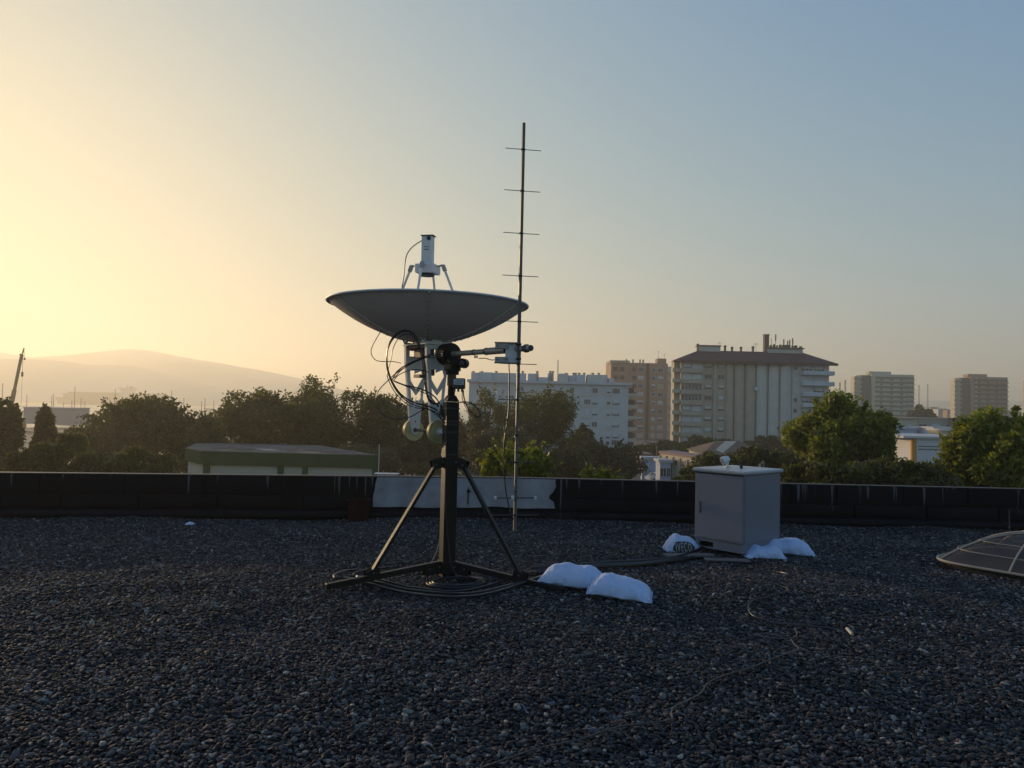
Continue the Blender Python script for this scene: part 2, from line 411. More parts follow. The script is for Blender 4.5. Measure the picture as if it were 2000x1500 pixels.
q.build('bare_render_patch', patch, parapet, smooth=True, label='pale grey rendered stretch of the parapet, bare of bitumen')
q = MB(); q.box(wall_pt(wx(920), .30, .04), (.012, .02, .24)); q.box(wall_pt(wx(921), .37, .045), (.05, .03, .035), bev=.008)
q.build('crack_filler', bit, parapet)

# ---- ground, sea, roads, hills
gmat = mat('city_ground', (0.075, 0.075, 0.06), 0.95, 0, 0.5, 0.02)
g = MB(); shore = [(-5200, -180), (5200, -180), (5200, 5600), (1400, 5600), (700, 3000), (230, 1500), (60, 700), (-40, 340), (-150, 250), (-420, 235), (-2000, 250), (-5200, 250)]
g.add([(x, y, GROUND) for x, y in shore] + [(x, y, GROUND - 1.6) for x, y in shore], [tuple(range(12))] + [(i, 12 + i, 12 + (i + 1) % 12, (i + 1) % 12) for i in range(12)])
g.build('ground', gmat, kind='structure')
sea_m = bpy.data.materials.new('sea_water'); sea_m.use_nodes = True; nt = sea_m.node_tree; b = nt.nodes['Principled BSDF']
b.inputs['Base Color'].default_value = (.05, .07, .08, 1); b.inputs['Roughness'].default_value = .25
geo = nt.nodes.new('ShaderNodeNewGeometry'); nz = nt.nodes.new('ShaderNodeTexNoise'); nz.inputs['Scale'].default_value = .25; nz.inputs['Detail'].default_value = 5
nt.links.new(geo.outputs['Position'], nz.inputs['Vector']); bp = nt.nodes.new('ShaderNodeBump'); bp.inputs['Strength'].default_value = .4; bp.inputs['Distance'].default_value = .5
nt.links.new(nz.outputs['Fac'], bp.inputs['Height']); nt.links.new(bp.outputs[0], b.inputs['Normal'])
MB().add([(-5200, 200, GROUND - 1.3), (3000, 200, GROUND - 1.3), (3000, 5600, GROUND - 1.3), (-5200, 5600, GROUND - 1.3)], [(0, 1, 2, 3)]).build('sea', sea_m, kind='structure')
asphalt = mat('asphalt', (0.05, 0.05, 0.053), 0.9, 0, 0.2, 0.5)
q = MB(); q.add([(8, 60, GROUND + .004), (14, 60, GROUND + .004), (28.5, 175, GROUND + .004), (21.5, 175, GROUND + .004)], [(0, 1, 2, 3)])
q.build('street', asphalt, kind='structure')
hill_m = mat('hill_slope', (0.50, 0.45, 0.37), 0.95, 0, 0.25, 0.004)
def ridge(name, D, prof, depth=900, seed=0, rough=6):
    """prof: (px, py) along the skyline at distance D"""
    q = MB(); n = 90; k = 10
    xs = np.linspace(prof[0][0], prof[-1][0], n + 1)
    ysn = np.interp(xs, [p[0] for p in prof], [p[1] for p in prof])
    for i, (px, py) in enumerate(zip(xs, ysn)):
        t = P(px, py, D)
        for j in range(-k, k + 1):
            f = j / k; yy = D + f * depth
            h = (t.z - GROUND) * (math.cos(f * math.pi) * .5 + .5) + (rough * noise.fractal(Vector((t.x * .004, yy * .004, seed)), 1, 2, 4) * (1 - abs(f)) if j else rough * .35 * noise.fractal(Vector((t.x * .01, 3, seed)), 1, 2, 4))
            q.v.append((t.x * yy / D, yy, GROUND - 1.4 + max(0, h + 1.4)))
    w = 2 * k + 1
    for i in range(n):
        for j in range(2 * k): a = i * w + j; q.f.append((a, a + 1, a + w + 1, a + w))
    return q.build(name, hill_m, smooth=True, kind='structure')
ridge('far_hill', 3000, [(-700, 755), (-500, 715), (-300, 700), (-120, 682), (0, 688), (62, 699), (130, 694), (190, 687), (250, 681.5), (300, 686), (350, 696), (440, 711), (520, 725), (600, 742), (680, 765), (760, 800)], 600, 3, 5)
ridge('near_hill', 2250, [(-500, 740), (-200, 702), (0, 700), (60, 701), (120, 704), (170, 712), (265, 717), (310, 727), (380, 745), (450, 765), (520, 783)], 320, 11, 4)
ridge('inland_hill', 3200, [(1250, 815), (1400, 800), (1560, 797), (1700, 790), (1790, 783), (1830, 781), (1862, 784), (1930, 786), (2050, 783), (2300, 800), (2500, 835)], 700, 21, 9)

# ---- haze
hz_m = bpy.data.materials.new('haze_air'); hz_m.use_nodes = True; nt = hz_m.node_tree; nt.nodes.clear()
out = nt.nodes.new('ShaderNodeOutputMaterial'); pv = nt.nodes.new('ShaderNodeVolumePrincipled')
pv.inputs['Color'].default_value = (1, .94, .79, 1); pv.inputs['Density'].default_value = HAZE; pv.inputs['Anisotropy'].default_value = 0.46
nt.links.new(pv.outputs[0], out.inputs['Volume'])
MB().box((0, 2750, 107.5), (10800, 6100, 238)).build('haze', hz_m, kind='stuff')

# ================================================================ TREES
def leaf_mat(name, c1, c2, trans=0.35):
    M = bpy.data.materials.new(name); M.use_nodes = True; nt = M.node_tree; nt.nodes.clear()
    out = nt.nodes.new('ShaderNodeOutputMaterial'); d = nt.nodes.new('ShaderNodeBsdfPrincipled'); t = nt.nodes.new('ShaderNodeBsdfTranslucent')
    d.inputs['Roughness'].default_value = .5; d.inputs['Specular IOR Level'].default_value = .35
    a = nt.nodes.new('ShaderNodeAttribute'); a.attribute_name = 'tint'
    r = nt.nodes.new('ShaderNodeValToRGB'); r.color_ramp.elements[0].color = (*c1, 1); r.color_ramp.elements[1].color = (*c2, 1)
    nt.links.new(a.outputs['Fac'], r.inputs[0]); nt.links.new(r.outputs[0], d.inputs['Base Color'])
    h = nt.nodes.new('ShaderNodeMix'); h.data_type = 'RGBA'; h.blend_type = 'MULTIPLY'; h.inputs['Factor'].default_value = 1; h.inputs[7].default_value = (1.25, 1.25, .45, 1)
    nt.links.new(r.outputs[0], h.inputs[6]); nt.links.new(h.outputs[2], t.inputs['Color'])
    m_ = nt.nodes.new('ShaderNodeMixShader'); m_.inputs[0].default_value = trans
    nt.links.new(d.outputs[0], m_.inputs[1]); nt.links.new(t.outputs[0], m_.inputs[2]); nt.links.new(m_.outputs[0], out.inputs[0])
    return M
leaf_dark = leaf_mat('leaves_dark', (.022, .028, .010), (.095, .098, .022), .4)  # pale end of the ramp carries painted sun highlights
leaf_mid = leaf_mat('leaves_olive', (.042, .050, .012), (.15, .145, .035), .45)
leaf_bright = leaf_mat('leaves_bright', (.040, .062, .012), (.26, .27, .042), .5)  # pale end raised so sunlit yellow-green is in the leaf colour
leaf_brown = leaf_mat('leaves_brownish', (.045, .038, .018), (.10, .085, .035), .3)
bark = mat('bark', (0.07, 0.055, 0.042), 0.9, 0, 0.3, 8, 0.4, 20)
def crown_mesh(name, rx, ry, rz, n, leaf, seed, lump=7, shell=0.55, M=leaf_dark, gap=0.0, size=.42, spikes=0, cone=0.0):
    rg = np.random.default_rng(seed)
    nl = lump * 3
    u = rg.normal(size=(nl, 3)); u /= np.linalg.norm(u, axis=1)[:, None]
    rad = rg.uniform(.35, .80, nl) ** .6
    c = u * rad[:, None]; c[:, 2] = c[:, 2] * .9
    if cone: c[:, :2] *= (1 - cone * (c[:, 2:3] + 1) / 2)
    cr = rg.uniform(min(.22, size * .5), size, nl)
    if cone: cr *= (1 - .6 * cone * (c[:, 2] + 1) / 2)
    w = cr ** 2; w /= w.sum()
    idx = rg.choice(nl, n, p=w)
    d = rg.normal(size=(n, 3)); d /= np.linalg.norm(d, axis=1)[:, None]
    r = (shell + (1 - shell) * rg.random(n)) ** .7
    # uneven clump surface
    f = 1 + .28 * np.sin(d[:, 0] * 5 + idx) * np.cos(d[:, 1] * 6 + idx * 2.1) + rg.normal(0, .07, n)
    p = c[idx] + d * (cr[idx] * r * f)[:, None]
    tint = np.clip(.5 + .35 * (p[:, 2] - .1) + rg.normal(0, .22, n) + .15 * np.sin(idx * 3.7), 0, 1)  # paler towards the crown top: sun highlights put into leaf colour
    if spikes:
        ns = int(n * .025); j = rg.integers(0, nl, ns); dd = u[j] + rg.normal(0, .35, (ns, 3)); dd[:, 2] = np.abs(dd[:, 2]) * .7 + .15
        dd /= np.linalg.norm(dd, axis=1)[:, None]
        k = rg.integers(0, spikes, ns); rs = np.random.default_rng(seed + 5).normal(size=(spikes, 3)); rs[:, 2] = np.abs(rs[:, 2]) + .2
        rs /= np.linalg.norm(rs, axis=1)[:, None]
        p[:ns] = rs[k] * rg.uniform(.75, 1.12, ns)[:, None] + rg.normal(0, .025, (ns, 3))
    p = p * np.array([rx, ry, rz])
    s = leaf * rg.uniform(.5, 1.3, n)
    a = rg.normal(size=(n, 3)); a /= np.linalg.norm(a, axis=1)[:, None]
    b_ = np.cross(a, rg.normal(size=(n, 3))); b_ /= np.linalg.norm(b_, axis=1)[:, None]
    a = a * (s * .62)[:, None]; b_ = b_ * (s * .30)[:, None]
    v = np.stack([p - a, p + b_, p + a, p - b_], 1).reshape(-1, 3)
    me = bpy.data.meshes.new(name); me.vertices.add(4 * n); me.vertices.foreach_set('co', v.astype(np.float32).ravel())
    me.loops.add(4 * n); me.loops.foreach_set('vertex_index', np.arange(4 * n, dtype=np.int32))
    me.polygons.add(n); me.polygons.foreach_set('loop_start', np.arange(0, 4 * n, 4, dtype=np.int32)); me.polygons.foreach_set('loop_total', np.full(n, 4, dtype=np.int32))
    at = me.attributes.new('tint', 'FLOAT', 'POINT'); at.data.foreach_set('value', np.repeat(tint, 4).astype(np.float32))
    me.update(calc_edges=True); me.materials.append(M)
    return me, c * np.array([rx, ry, rz])
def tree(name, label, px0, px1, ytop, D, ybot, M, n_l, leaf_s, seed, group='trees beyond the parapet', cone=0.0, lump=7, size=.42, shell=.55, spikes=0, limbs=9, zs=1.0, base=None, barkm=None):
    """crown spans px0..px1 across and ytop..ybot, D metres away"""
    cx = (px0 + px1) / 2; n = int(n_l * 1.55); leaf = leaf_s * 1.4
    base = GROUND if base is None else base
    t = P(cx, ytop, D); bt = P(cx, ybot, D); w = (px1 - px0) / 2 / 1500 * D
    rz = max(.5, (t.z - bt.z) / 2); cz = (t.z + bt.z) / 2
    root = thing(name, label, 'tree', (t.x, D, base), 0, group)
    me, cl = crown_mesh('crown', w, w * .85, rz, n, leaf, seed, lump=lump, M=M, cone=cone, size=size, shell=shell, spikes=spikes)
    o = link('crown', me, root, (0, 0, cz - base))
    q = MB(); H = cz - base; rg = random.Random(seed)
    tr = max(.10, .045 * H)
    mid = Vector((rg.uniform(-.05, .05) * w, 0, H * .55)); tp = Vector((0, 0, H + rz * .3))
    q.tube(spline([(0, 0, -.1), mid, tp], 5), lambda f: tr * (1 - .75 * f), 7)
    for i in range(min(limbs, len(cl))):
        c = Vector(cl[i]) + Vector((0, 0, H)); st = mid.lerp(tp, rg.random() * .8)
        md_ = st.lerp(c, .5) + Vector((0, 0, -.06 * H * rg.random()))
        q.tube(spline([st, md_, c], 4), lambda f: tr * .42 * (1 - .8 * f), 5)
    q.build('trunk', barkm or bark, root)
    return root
T = tree
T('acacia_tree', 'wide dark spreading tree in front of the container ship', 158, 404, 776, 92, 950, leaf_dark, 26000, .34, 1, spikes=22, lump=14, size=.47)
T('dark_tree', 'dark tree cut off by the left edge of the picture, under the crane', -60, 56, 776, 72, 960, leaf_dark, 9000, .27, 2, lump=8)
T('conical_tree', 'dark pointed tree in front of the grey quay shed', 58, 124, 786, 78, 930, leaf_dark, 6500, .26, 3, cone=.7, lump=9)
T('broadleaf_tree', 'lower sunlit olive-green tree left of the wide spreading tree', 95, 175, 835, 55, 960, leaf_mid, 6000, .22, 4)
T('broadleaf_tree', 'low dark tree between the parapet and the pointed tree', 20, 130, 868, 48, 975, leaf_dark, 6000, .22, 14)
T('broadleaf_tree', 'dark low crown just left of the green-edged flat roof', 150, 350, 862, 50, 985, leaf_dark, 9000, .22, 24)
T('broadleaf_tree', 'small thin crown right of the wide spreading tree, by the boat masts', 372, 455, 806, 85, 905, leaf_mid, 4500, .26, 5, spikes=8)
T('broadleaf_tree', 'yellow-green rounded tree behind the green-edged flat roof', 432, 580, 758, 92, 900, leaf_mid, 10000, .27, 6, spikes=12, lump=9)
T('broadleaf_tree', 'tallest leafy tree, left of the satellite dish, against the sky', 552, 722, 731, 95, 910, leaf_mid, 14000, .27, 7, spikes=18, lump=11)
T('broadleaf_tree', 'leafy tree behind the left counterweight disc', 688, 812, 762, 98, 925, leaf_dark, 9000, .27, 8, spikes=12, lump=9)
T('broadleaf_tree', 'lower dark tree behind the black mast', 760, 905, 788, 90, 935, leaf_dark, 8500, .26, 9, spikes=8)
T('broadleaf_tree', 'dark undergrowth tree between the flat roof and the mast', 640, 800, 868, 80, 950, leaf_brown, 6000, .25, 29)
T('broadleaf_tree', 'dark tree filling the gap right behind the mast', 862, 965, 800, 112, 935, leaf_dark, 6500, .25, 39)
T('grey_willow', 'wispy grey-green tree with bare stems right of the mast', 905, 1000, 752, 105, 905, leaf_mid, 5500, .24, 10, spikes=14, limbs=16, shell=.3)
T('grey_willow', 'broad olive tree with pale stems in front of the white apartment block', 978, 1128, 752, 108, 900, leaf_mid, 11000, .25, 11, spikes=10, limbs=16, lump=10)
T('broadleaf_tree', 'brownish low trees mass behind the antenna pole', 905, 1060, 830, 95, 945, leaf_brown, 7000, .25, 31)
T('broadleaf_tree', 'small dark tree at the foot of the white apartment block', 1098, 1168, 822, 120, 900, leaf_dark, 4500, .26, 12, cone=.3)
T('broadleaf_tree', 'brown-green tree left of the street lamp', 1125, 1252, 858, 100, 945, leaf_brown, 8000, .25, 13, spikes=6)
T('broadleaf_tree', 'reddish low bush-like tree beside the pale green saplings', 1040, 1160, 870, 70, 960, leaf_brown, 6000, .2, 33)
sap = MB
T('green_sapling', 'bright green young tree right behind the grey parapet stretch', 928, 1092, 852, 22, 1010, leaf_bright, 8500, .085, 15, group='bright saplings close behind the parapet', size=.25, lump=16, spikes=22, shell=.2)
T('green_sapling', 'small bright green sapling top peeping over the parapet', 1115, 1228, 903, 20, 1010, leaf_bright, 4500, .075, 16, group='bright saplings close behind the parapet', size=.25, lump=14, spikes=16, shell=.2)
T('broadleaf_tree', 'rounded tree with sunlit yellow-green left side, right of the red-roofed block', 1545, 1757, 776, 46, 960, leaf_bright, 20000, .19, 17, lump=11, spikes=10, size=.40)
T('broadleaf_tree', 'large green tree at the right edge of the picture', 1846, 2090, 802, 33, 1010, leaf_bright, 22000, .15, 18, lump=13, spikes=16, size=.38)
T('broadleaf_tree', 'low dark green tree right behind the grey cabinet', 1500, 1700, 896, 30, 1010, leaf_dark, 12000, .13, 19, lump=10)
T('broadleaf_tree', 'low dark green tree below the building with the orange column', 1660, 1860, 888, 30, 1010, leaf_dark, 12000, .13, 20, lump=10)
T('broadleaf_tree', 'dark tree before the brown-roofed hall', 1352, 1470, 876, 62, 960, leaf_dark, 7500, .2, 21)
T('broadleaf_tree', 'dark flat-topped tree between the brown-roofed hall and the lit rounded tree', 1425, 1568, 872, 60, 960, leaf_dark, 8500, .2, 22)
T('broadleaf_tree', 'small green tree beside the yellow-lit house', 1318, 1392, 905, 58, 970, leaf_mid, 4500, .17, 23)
for i, (a, c, y, D, lb) in enumerate([(1258, 1345, 858, 175, 'dark street tree at the foot of the brick tower'), (1330, 1420, 852, 180, 'dark street tree under the left end of the red-roofed block'),
        (1455, 1530, 850, 185, 'dark street tree before the fluted wall of the red-roofed block'), (1510, 1580, 853, 180, 'dark street tree under the right half of the red-roofed block'),
        (1395, 1475, 858, 178, 'dark street tree behind the hall skylight'), (1776, 1822, 793, 360, 'lone dark tree between the two distant towers'), (1228, 1290, 868, 170, 'dark street tree left of the brick tower foot')]):
    T('street_tree', lb, a, c, y, D, y + 42, leaf_dark, 3000, .5 if D < 300 else .9, 50 + i, group='street trees among the far blocks')
# palms
def palm(label, px, py, D, seed):
    t = P(px, py, D); root = thing('palm_tree', label, 'palm tree', (t.x, D, GROUND), 0, 'palms by the marina')
    q = MB(); H = t.z - GROUND; q.tube([(0, 0, -.1), (.1, 0, H * .5), (0, 0, H)], .28, 8, r2=.2); q.build('trunk', bark, root)
    q = MB(); rg = random.Random(seed)
    for i in range(26):
        a = rg.uniform(0, 6.28); el = rg.uniform(-.2, 1.1); d = Vector((math.cos(a), math.sin(a), 0)); L_ = rg.uniform(1.9, 2.6)
        pts_ = [Vector((0, 0, H)) + d * (L_ * t_ * math.cos(el * (1 - t_))) + Vector((0, 0, L_ * (math.sin(el) * t_ - .55 * t_ * t_))) for t_ in np.linspace(0, 1, 6)]
        s = d.cross(Vector((0, 0, 1))) * .28
        for a_, b_ in zip(pts_[:-1], pts_[1:]): q.add([a_ - s, b_ - s * .8, b_ + Vector((0, 0, .05)), a_ + Vector((0, 0, .05))], [(0, 1, 2, 3)]); q.add([a_ + s, b_ + s * .8, b_ + Vector((0, 0, .05)), a_ + Vector((0, 0, .05))], [(3, 2, 1, 0)])
    me = q.mesh('fronds'); me.materials.append(leaf_dark); link('fronds', me, root)
palm('left one of two small palms against the water', 424, 806, 150, 1)
palm('right one of two small palms against the water', 452, 806, 155, 2)
# shrubs masses that read as one ground cover
me, _ = crown_mesh('undergrowth', 60, 6, 2.6, 26000, .32, 77, lump=60, M=leaf_dark, size=.16)
link('undergrowth', me, None, (-52, 60, GROUND + 1.6), kind='stuff')
me, _ = crown_mesh('undergrowth', 34, 5, 3.2, 16000, .28, 78, lump=50, M=leaf_dark, size=.18)
link('undergrowth', me, None, (-12, 84, GROUND + 1.8), kind='stuff')

# ================================================================ BUILDINGS
def wmesh(w, h, frame, pane, d=.10, mull=1):
    q = MB(); f = .09 * min(1.2, w)
    q.box((-w / 2 + f / 2, -d / 2, 0), (f, d, h)); q.box((w / 2 - f / 2, -d / 2, 0), (f, d, h))
    q.box((0, -d / 2, h / 2 - f / 2), (w - 2 * f, d * .98, f)); q.box((0, -d / 2, -h / 2 + f / 2), (w - 2 * f, d * .98, f))
    for k in range(mull): q.box((-w / 2 + w * (k + 1) / (mull + 1), -d / 2, 0), (f * .7, d * .9, h - 2 * f))
    a = q.mesh('window'); a.materials.append(frame)
    p = MB().box((0, -.03, 0), (w - 2 * f, .04, h - 2 * f)).mesh('pane'); p.materials.append(pane)
    return a, p
wcache = {}
def window(parent, x, y, z, w, h, frame, pane, mull=1, rz=0, shut=0.0):
    key = (round(w, 2), round(h, 2), frame.name, pane.name, mull)
    if key not in wcache: wcache[key] = wmesh(w, h, frame, pane, mull=mull)
    a, p = wcache[key]
    o = link('window', a, parent, (x, y, z)); o.rotation_euler = (0, 0, rz)
    pn = link('pane', p, o)
    if shut > 0:
        k2 = ('s', round(w, 2), round(h * shut, 2))
        if k2 not in wcache:
            mm = MB().box((0, -.065, 0), (w * .82, .05, h * shut)).mesh('shutter'); mm.materials.append(shutter); wcache[k2] = mm
        link('shutter', wcache[k2], o, (0, 0, h / 2 * .9 - h * shut / 2))
    return o
white_wall = mat('white_render', (0.50, 0.53, 0.55), 0.85, 0, 0.06, 0.3)
grey_recess = mat('grey_recess', (0.10, 0.10, 0.095), 0.85, 0, 0.08, 0.3)
brick_wall = mat('pinkish_brick', (0.37, 0.235, 0.17), 0.85, 0, 0.12, 0.4)
brick_dark = mat('dark_brick', (0.15, 0.09, 0.075), 0.85, 0, 0.12, 0.4)
cream = mat('cream_render', (0.50, 0.44, 0.34), 0.85, 0, 0.08, 0.4)
tan = mat('tan_render', (0.42, 0.365, 0.29), 0.85, 0, 0.08, 0.4)
lgrey = mat('light_grey_render', (0.53, 0.51, 0.48), 0.85, 0, 0.06, 0.4)
redroof = mat('dark_red_roof', (0.085, 0.036, 0.038), 0.8, 0, 0.2, 0.8)
brownroof = mat('brown_roof', (0.115, 0.07, 0.045), 0.85, 0, 0.25, 0.8)
rnd = random.Random(4)
def X(px, D): return (px - 1000) / 1500 * D + (0)
def Z(px, py, D): return P(px, py, D).z

# --- white apartment block
D = 205; b1 = thing('apartment_block', 'long white six-storey block with cluttered roofline behind the olive tree', 'building', (P(1072, 800, D).x, D, GROUND))
x0 = P(915, 800, D).x - b1.location.x; x1 = P(1227, 800, D).x - b1.location.x
zt = Z(1100, 750, D) - GROUND
MB().box(((x0 + x1) / 2, 6.5, zt / 2), (x1 - x0, 13, zt)).build('wall', white_wall, b1)
MB().box(((x0 + x1) / 2 + .2, 6.2, zt + .35), (x1 - x0 + 1.4, 14, .7)).build('cornice', white_wall, b1)
rows = [Z(1130, y, D) - GROUND for y in (762, 784.5, 806, 828, 850)] + [1.9]
for zi, z in enumerate(rows):
    for (a, c, m_) in ((1112, 1121, 1), (1140, 1153, 3), (1156, 1167, 1), (1184, 1192, 0), (1195, 1210, 2), (1084, 1096, 1), (1060, 1072, 1)):
        w = (c - a) / 1500 * D
        window(b1, P((a + c) / 2, 800, D).x - b1.location.x, -.02, z, w, 1.45, shutter, glass_dark if rnd.random() < .35 else grey_recess, m_, shut=rnd.choice([0, .35, .6, .85]))
for a, c in ((1134.5, 1156), (1181.5, 1193.5), (1088, 1110), (1044, 1066)):
    xa_ = P(a, 800, D).x - b1.location.x; xc_ = P(c, 800, D).x - b1.location.x
    for z in rows:
        MB().box(((xa_ + xc_) / 2, -.06, z - 1.15), (xc_ - xa_, .12, .75)).build('balcony_parapet', lgrey, b1)
for (a, c, y) in ((918, 932, 727), (932, 958, 726), (958, 1027, 727), (1031, 1052, 728), (1052, 1070, 736), (1071, 1082, 727), (1092, 1110, 729), (1112, 1127, 732), (1127, 1143, 731), (1148, 1188, 731), (1190, 1200, 738)):
    xa_ = P(a, 800, D).x - b1.location.x; xc_ = P(c, 800, D).x - b1.location.x; z = Z((a + c) / 2, y, D) - GROUND
    MB().box(((xa_ + xc_) / 2, 6 + rnd.uniform(-2, 2), (zt + .7 + z) / 2), (xc_ - xa_, 5, z - zt - .7)).build('roof_room', rnd.choice([white_wall, lgrey]), b1)
for px in (921, 938, 967, 1020, 1049, 1075, 1080, 1107, 1122, 1126, 1133, 1143, 1160, 1172):
    z = Z(px, 728 if px > 1090 else 724.5, D) - GROUND; xx = P(px, 800, D).x - b1.location.x
    q = MB().box((xx, 5, (z + zt) / 2), (.55, .6, z - zt)); q.box((xx, 5, z + .1), (.8, .8, .2)); q.build('chimney', tan, b1)
# balconies at its right end, sunlight painted in as cream
for zi, z in enumerate(rows):
    q = MB().box((x1 + 1.2, 3 + .4 * zi * 0, z - 1.0), (2.6, 5.5, .9)); q.build('end_balcony', cream, b1)
    MB().box((x1 + .9, 4, z + .2), (1.6, 5, 1.5)).build('end_bay', brick_dark, b1)
# --- brick tower block
D = 285; b2 = thing('brick_tower', 'tall pinkish-brown brick apartment tower between the white block and the red-roofed block', 'building', (P(1250, 800, D).x, D, GROUND))
def bx(px): return P(px, 800, D).x - b2.location.x
zt = Z(1260, 709, D) - GROUND
MB().box(((bx(1192) + bx(1303)) / 2, 8, zt / 2), (bx(1303) - bx(1192), 16, zt)).build('wall', brick_wall, b2)
MB().box(((bx(1190) + bx(1228)) / 2, 6, zt + .3), (bx(1228) - bx(1190), 13, .9)).build('cornice', tan, b2)
MB().box((bx(1264), -.15, zt / 2), (1.0, .3, zt)).build('pilaster', brick_dark, b2)
MB().box(((bx(1285) + bx(1303)) / 2, 5, zt + 1.0), (3.4, 4, 2.0)).build('roof_room', brick_wall, b2)
MB().box(((bx(1303) + bx(1316)) / 2, 5, zt * .48), (bx(1316) - bx(1303), 10, zt * .96)).build('right_bay', cream, b2)
rz_ = [Z(1250, 722 + 16.1 * k, D) - GROUND for k in range(10)]
for z in rz_:
    for (a, c, m_) in ((1196, 1204, 1), (1210, 1218, 1), (1233.5, 1241.5, 0), (1244.5, 1256, 2), (1272, 1279, 1), (1284, 1294.5, 1)):
        if z < 1: continue
        window(b2, bx((a + c) / 2), -.02, z, (c - a) / 1500 * D, 1.5, shutter if a > 1243 else brick_dark, glass_dark if rnd.random() < .35 else (tan if a > 1243 else brick_dark), m_, shut=rnd.choice([0, .3, .6]) if a > 1243 else 0)
    MB().box((bx(1309), -.5, z - 1), (1.6, 1.2, .8)).build('side_balcony', lgrey, b2)
for px in (1225, 1238, 1252, 1258, 1288): 
    q = MB().box((bx(px), 4, zt + .9), (.5, .5, 1.2)); q.build('chimney', brick_dark, b2)
for px, h in ((1289, 5.0), (1301, 4)):
    q = MB().tube([(bx(px), 5, zt + 1), (bx(px), 5, zt + h)], .05, 5); q.box((bx(px), 5, zt + h - .3), (1.2, .05, .05)); q.build('aerial', alu_dull, b2)
# --- red-roofed block
D = 215; b3 = thing('apartment_block', 'big red-roofed block with fluted central wall, dark chimney and phone masts on top', 'building', (P(1472, 800, D).x, D, GROUND))
def bx(px, dd=0): return P(px, 800, D + dd).x - b3.location.x
ze = Z(1470, 707, D) - GROUND
def seg(pa, pb, y0, dep, M, name='wall', h=ze):
    return MB().box(((bx(pa) + bx(pb)) / 2, y0 + dep / 2, h / 2), (bx(pb) - bx(pa), dep, h)).build(name, M, b3)
seg(1320, 1330, 3, 4, tan, 'end_wall')
seg(1330, 1373.5, 0.8, 6.5, tan); seg(1373.5, 1420, 1.2, 8, tan); seg(1420, 1550, 1.6, 13, lgrey, 'core_wall'); seg(1550, 1622, 1.2, 13, lgrey)  # browner left half, paler right: lighting difference put into the paint
seg(1394, 1400, .6, 1, tan, 'pilaster'); seg(1371, 1375, .5, 1, tan, 'pilaster')
for i, (a, c) in enumerate(((1419, 1436.5), (1436.5, 1458), (1458, 1479.5), (1479.5, 1503), (1503, 1526), (1526, 1550))):
    q = MB(); n = 10; xa_, xc_ = bx(a), bx(c)
    for k in range(n + 1):
        t = k / n; x = xa_ + (xc_ - xa_) * t; y = 1.6 - 1.5 * math.sin(math.pi * min(1, t * .92 + .08)) ** .6 * (1 - .55 * t)
        q.v += [(x, y, 0), (x, y, ze)]
    for k in range(n): q.f.append((2 * k, 2 * k + 2, 2 * k + 3, 2 * k + 1))
    q.build('fluted_panel', tan if i < 3 else lgrey, b3, smooth=True)  # one wall in two colours, its uneven lighting painted in
zr = [Z(1350, 714 + 20.9 * k, D) - GROUND for k in range(9)]
for k, z in enumerate(zr):
    if z < 1: continue
    xa_, xc_ = bx(1331), bx(1371)
    MB().box(((xa_ + xc_) / 2, .25, z - 1.45), (xc_ - xa_, 1.1, 1.05)).build('balcony_parapet', tan, b3)
    if k in (2, 3): 
        for j in range(6): window(b3, xa_ + (xc_ - xa_) * (j + .5) / 6, .72, z, (xc_ - xa_) / 6.3, 1.6, shutter, glass_dark, 0)
    else:
        window(b3, (xa_ + xc_) / 2 - 1.3, .72, z, (xc_ - xa_) * .45, 1.6, shutter, shutter if rnd.random() < .6 else glass_dark, 3, shut=.7)
        window(b3, (xa_ + xc_) / 2 + 1.5, .72, z, (xc_ - xa_) * .48, 1.6, shutter, shutter, 2, shut=.85)
    for (a, c) in ((1377, 1392), (1404, 1416)):
        window(b3, bx((a + c) / 2), 1.18, z + .1, (c - a) / 1500 * D, 1.3, tan, grey_recess if rnd.random() < .6 else glass_dark, 1, shut=rnd.choice([0, .5, .8]))
    window(b3, bx(1556), 1.18, z, 1.1, 1.3, lgrey, glass_dark if rnd.random() < .5 else shutter, 0)
    # right balconies
    MB().box(((bx(1566) + bx(1627)) / 2, 1.0, z - 1.35), (bx(1627) - bx(1566), 4.2, 1.15), bev=.1).build('balcony_parapet', white_wall, b3)
    window(b3, bx(1578), 1.15, z, 3.0, 1.6, shutter, shutter if k in (1, 2) else glass_dark, 2, shut=.5)
    window(b3, bx(1602), 1.15, z, 3.0, 1.6, shutter, shutter if k in (1, 5) else glass_dark, 2, shut=.6)
    for sgn in (-1,): MB().box((bx(1322), 2.2, z - 1.2), (2.2, 2.0, 1.0)).build('end_balcony', cream, b3)
q = MB(); e = .0
A = [(bx(1313), -.6, ze), (bx(1634), -.6, ze), (bx(1634), 9.5, ze), (bx(1322), 9.5, ze)]
zrg = Z(1470, 683.5, D) - GROUND
B_ = [(bx(1372), 5.5, zrg), (bx(1581), 5.5, zrg), (bx(1581), 7, zrg), (bx(1374), 7, zrg)]
q.add(A + B_, [(0, 1, 5, 4), (1, 2, 6, 5), (2, 3, 7, 6), (3, 0, 4, 7), (4, 5, 6, 7), (3, 2, 1, 0)])
q.build('roof', redroof, b3)
MB().box(((bx(1313) + bx(1634)) / 2, -.7, ze - .25), (bx(1634) - bx(1313), .3, .7)).build('fascia', redroof, b3)
q = MB().box(((bx(1374) + bx(1415)) / 2, 7, zrg + .2), (bx(1415) - bx(1374), 4, 2.0)); q.build('roof_room', lgrey, b3)
MB().box(((bx(1372) + bx(1416)) / 2, 7, zrg + 1.35), (bx(1416) - bx(1372), 5, .3)).build('roof_room_cap', brick_dark, b3)
